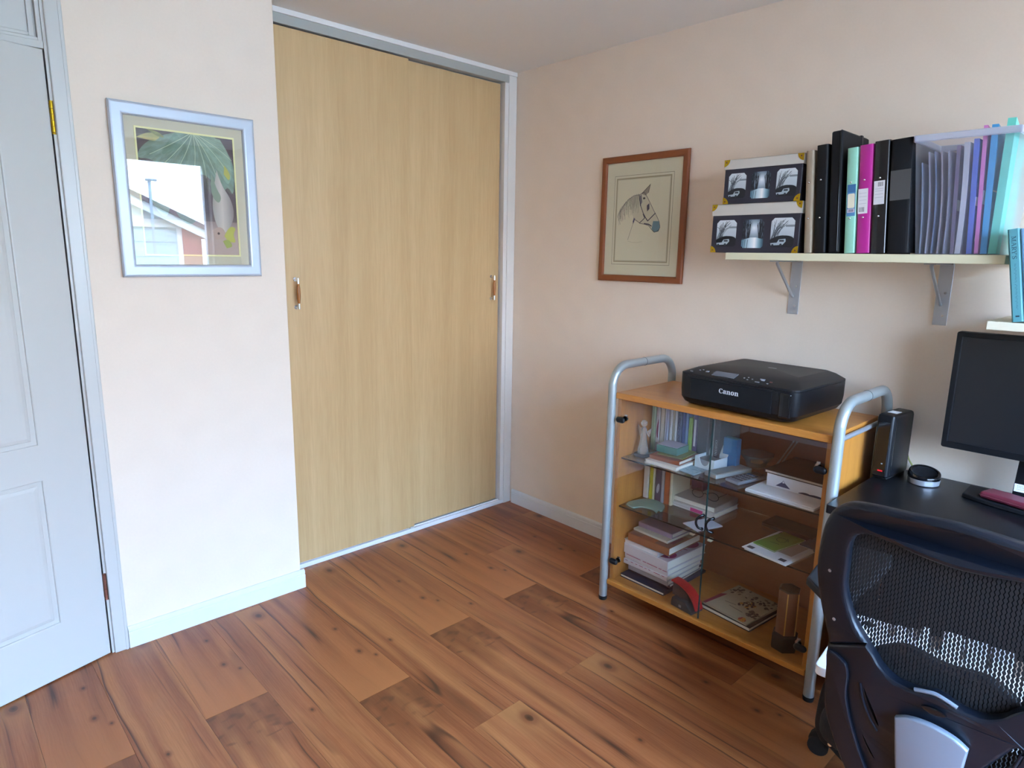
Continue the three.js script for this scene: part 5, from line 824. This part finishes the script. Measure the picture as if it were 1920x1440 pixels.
// ---------------------------------------------------------------- outside the window (seen in the picture glass)
{
  const gy = -0.15;
  const gr = part('ground', span(4.5, 60, gy - 0.1, gy, -40, 40, 0), M(0x4a4238, 0.9), scene); tag(gr, null, null, null, 'structure');
  const dw = part('driveway', span(8.5, 14.9, gy, gy + 0.02, -0.9, 2.2, 0.004), M(0x8f8a80, 0.9), scene); tag(dw, null, null, null, 'structure');
  tag(part('lawn', span(11.4, 12.8, gy, gy + 0.03, -4.5, -0.9, 0), M(0x7f8f5a, 0.95), scene), 'green front lawn beyond the window, mirrored in the picture glass', 'lawn');
  const t = thing('neighbour_garage', 'white gabled garage with a brick pier, mirrored in the silver picture glass', 'building', [15, gy, 0]);
  const mw = M(0xf0eee8, 0.8), mb = M(0xffffff, 0.9, { map: canvasTex(128, 256, (g, W, H) => { g.fillStyle = '#b7a79c'; g.fillRect(0, 0, W, H); for (let r = 0; r < 20; r++) for (let c = -1; c < 4; c++) { g.fillStyle = ['#8e4a3e', '#9a5546', '#7f4238'][(r * 3 + c * 5 + 9) % 3]; g.fillRect(c * 36 + (r % 2) * 18, r * 13, 33, 11); } }) });
  const gs = new THREE.Shape(); gs.moveTo(-2.72, 0); gs.lineTo(6.4, 0); gs.lineTo(6.4, 1.75); gs.lineTo(1.5, 4.02); gs.lineTo(-2.72, 2.2); gs.closePath(); gs.holes.push(new THREE.Path([V2(-2.6, 0.02), V2(-0.2, 0.02), V2(-0.2, 2.12), V2(-2.6, 2.12)]));
  const wg = new THREE.ExtrudeGeometry(gs, { depth: 6, bevelEnabled: false }); wg.rotateY(Math.PI / 2); wg.scale(1, 1, -1); { const f = flat(wg), p = f.attributes.position.array; for (let i = 0; i < p.length; i += 9) for (let k = 0; k < 3; k++) { const v = p[i + 3 + k]; p[i + 3 + k] = p[i + 6 + k]; p[i + 6 + k] = v; } f.computeVertexNormals(); part('wall', f, mw, t); }
  const door = part('garage_door', span(0.08, 0.14, 0.02, 2.12, -2.6, -0.2, 0), M(0x9fb9bb, 0.5), t);
  for (let i = 0; i < 6; i++) part('door_rib', span(0.06, 0.08, 0.08 + i * 0.34, 0.36 + i * 0.34, -2.56, -0.24, 0.005), M(0xa9c2c4, 0.5), door);
  part('brick_pier', span(-0.06, 0.5, 0, 2.12, -3.12, -2.7, 0.004), mb, t);
  const slope = Math.atan2(2.3, 4.95);
  for (const k of [-1, 1]) { const L = 5.6, cz = 1.5 + k * Math.cos(slope) * L / 2, cy = 4.22 - Math.sin(slope) * L / 2; const f = box(0.05, 0.2, L, 0.005); f.rotateX(k * slope); f.translate(-0.2, cy - 0.06, cz); part('fascia', f, M(0xfafafa, 0.5), t); const rf = box(6.6, 0.1, L + 0.1, 0.01); rf.rotateX(k * slope); rf.translate(3.0, cy + 0.09, cz); part('roof', rf, M(0x5a4a44, 0.8), t); }
  const lp = thing('street_lamp', 'slim grey street lamp in front of the garage, mirrored in the picture glass', 'lamp post', [14.2, gy, -1.86]);
  part('pole', join(cyl(0.026, 0.04, 3.1, 14, 0, 1.55, 0), cyl(0.055, 0.06, 0.7, 14, 0, 0.35, 0)), M(0x8f9a9c, 0.5), lp); part('lantern', join(box(0.1, 0.04, 0.22, 0.015, 0, 3.12, -0.04), cyl(0.035, 0.026, 0.08, 12, 0, 3.06, 0)), M(0x8a9296, 0.5), lp);
  const hedge = (label, x, y, z, a, b, c) => { const h = thing('shrub', label, 'shrub', [x, gy, z]); const g = new THREE.IcosahedronGeometry(1, 5), p = g.attributes.position; for (let i = 0; i < p.count; i++) { const q = V3().fromBufferAttribute(p, i), n = 1 + 0.16 * noise(q.x * 3 + x, q.y * 3 + q.z * 2) + 0.1 * noise(q.z * 9, q.y * 9 + q.x * 7); p.setXYZ(i, q.x * n * a, y + q.y * n * b, q.z * n * c); } g.computeVertexNormals(); part('foliage', flat(g), M(0x4f7a3a, 0.9), h); part('trunk', cyl(0.06, 0.08, y * 0.9, 10, 0, y * 0.45, 0), M(0x54402f, 0.9), h); };
  hedge('tall green shrub beside the brick pier, mirrored in the picture glass', 13.7, 1.1, -3.75, 0.65, 1.2, 0.6);
  hedge('low green shrub before the garage door, mirrored in the picture glass', 14.2, 0.5, -2.5, 0.35, 0.5, 0.35);
}

scene.traverse((o) => { if (o.isMesh) o.castShadow = o.receiveShadow = true; });
renderer.render(scene, camera);
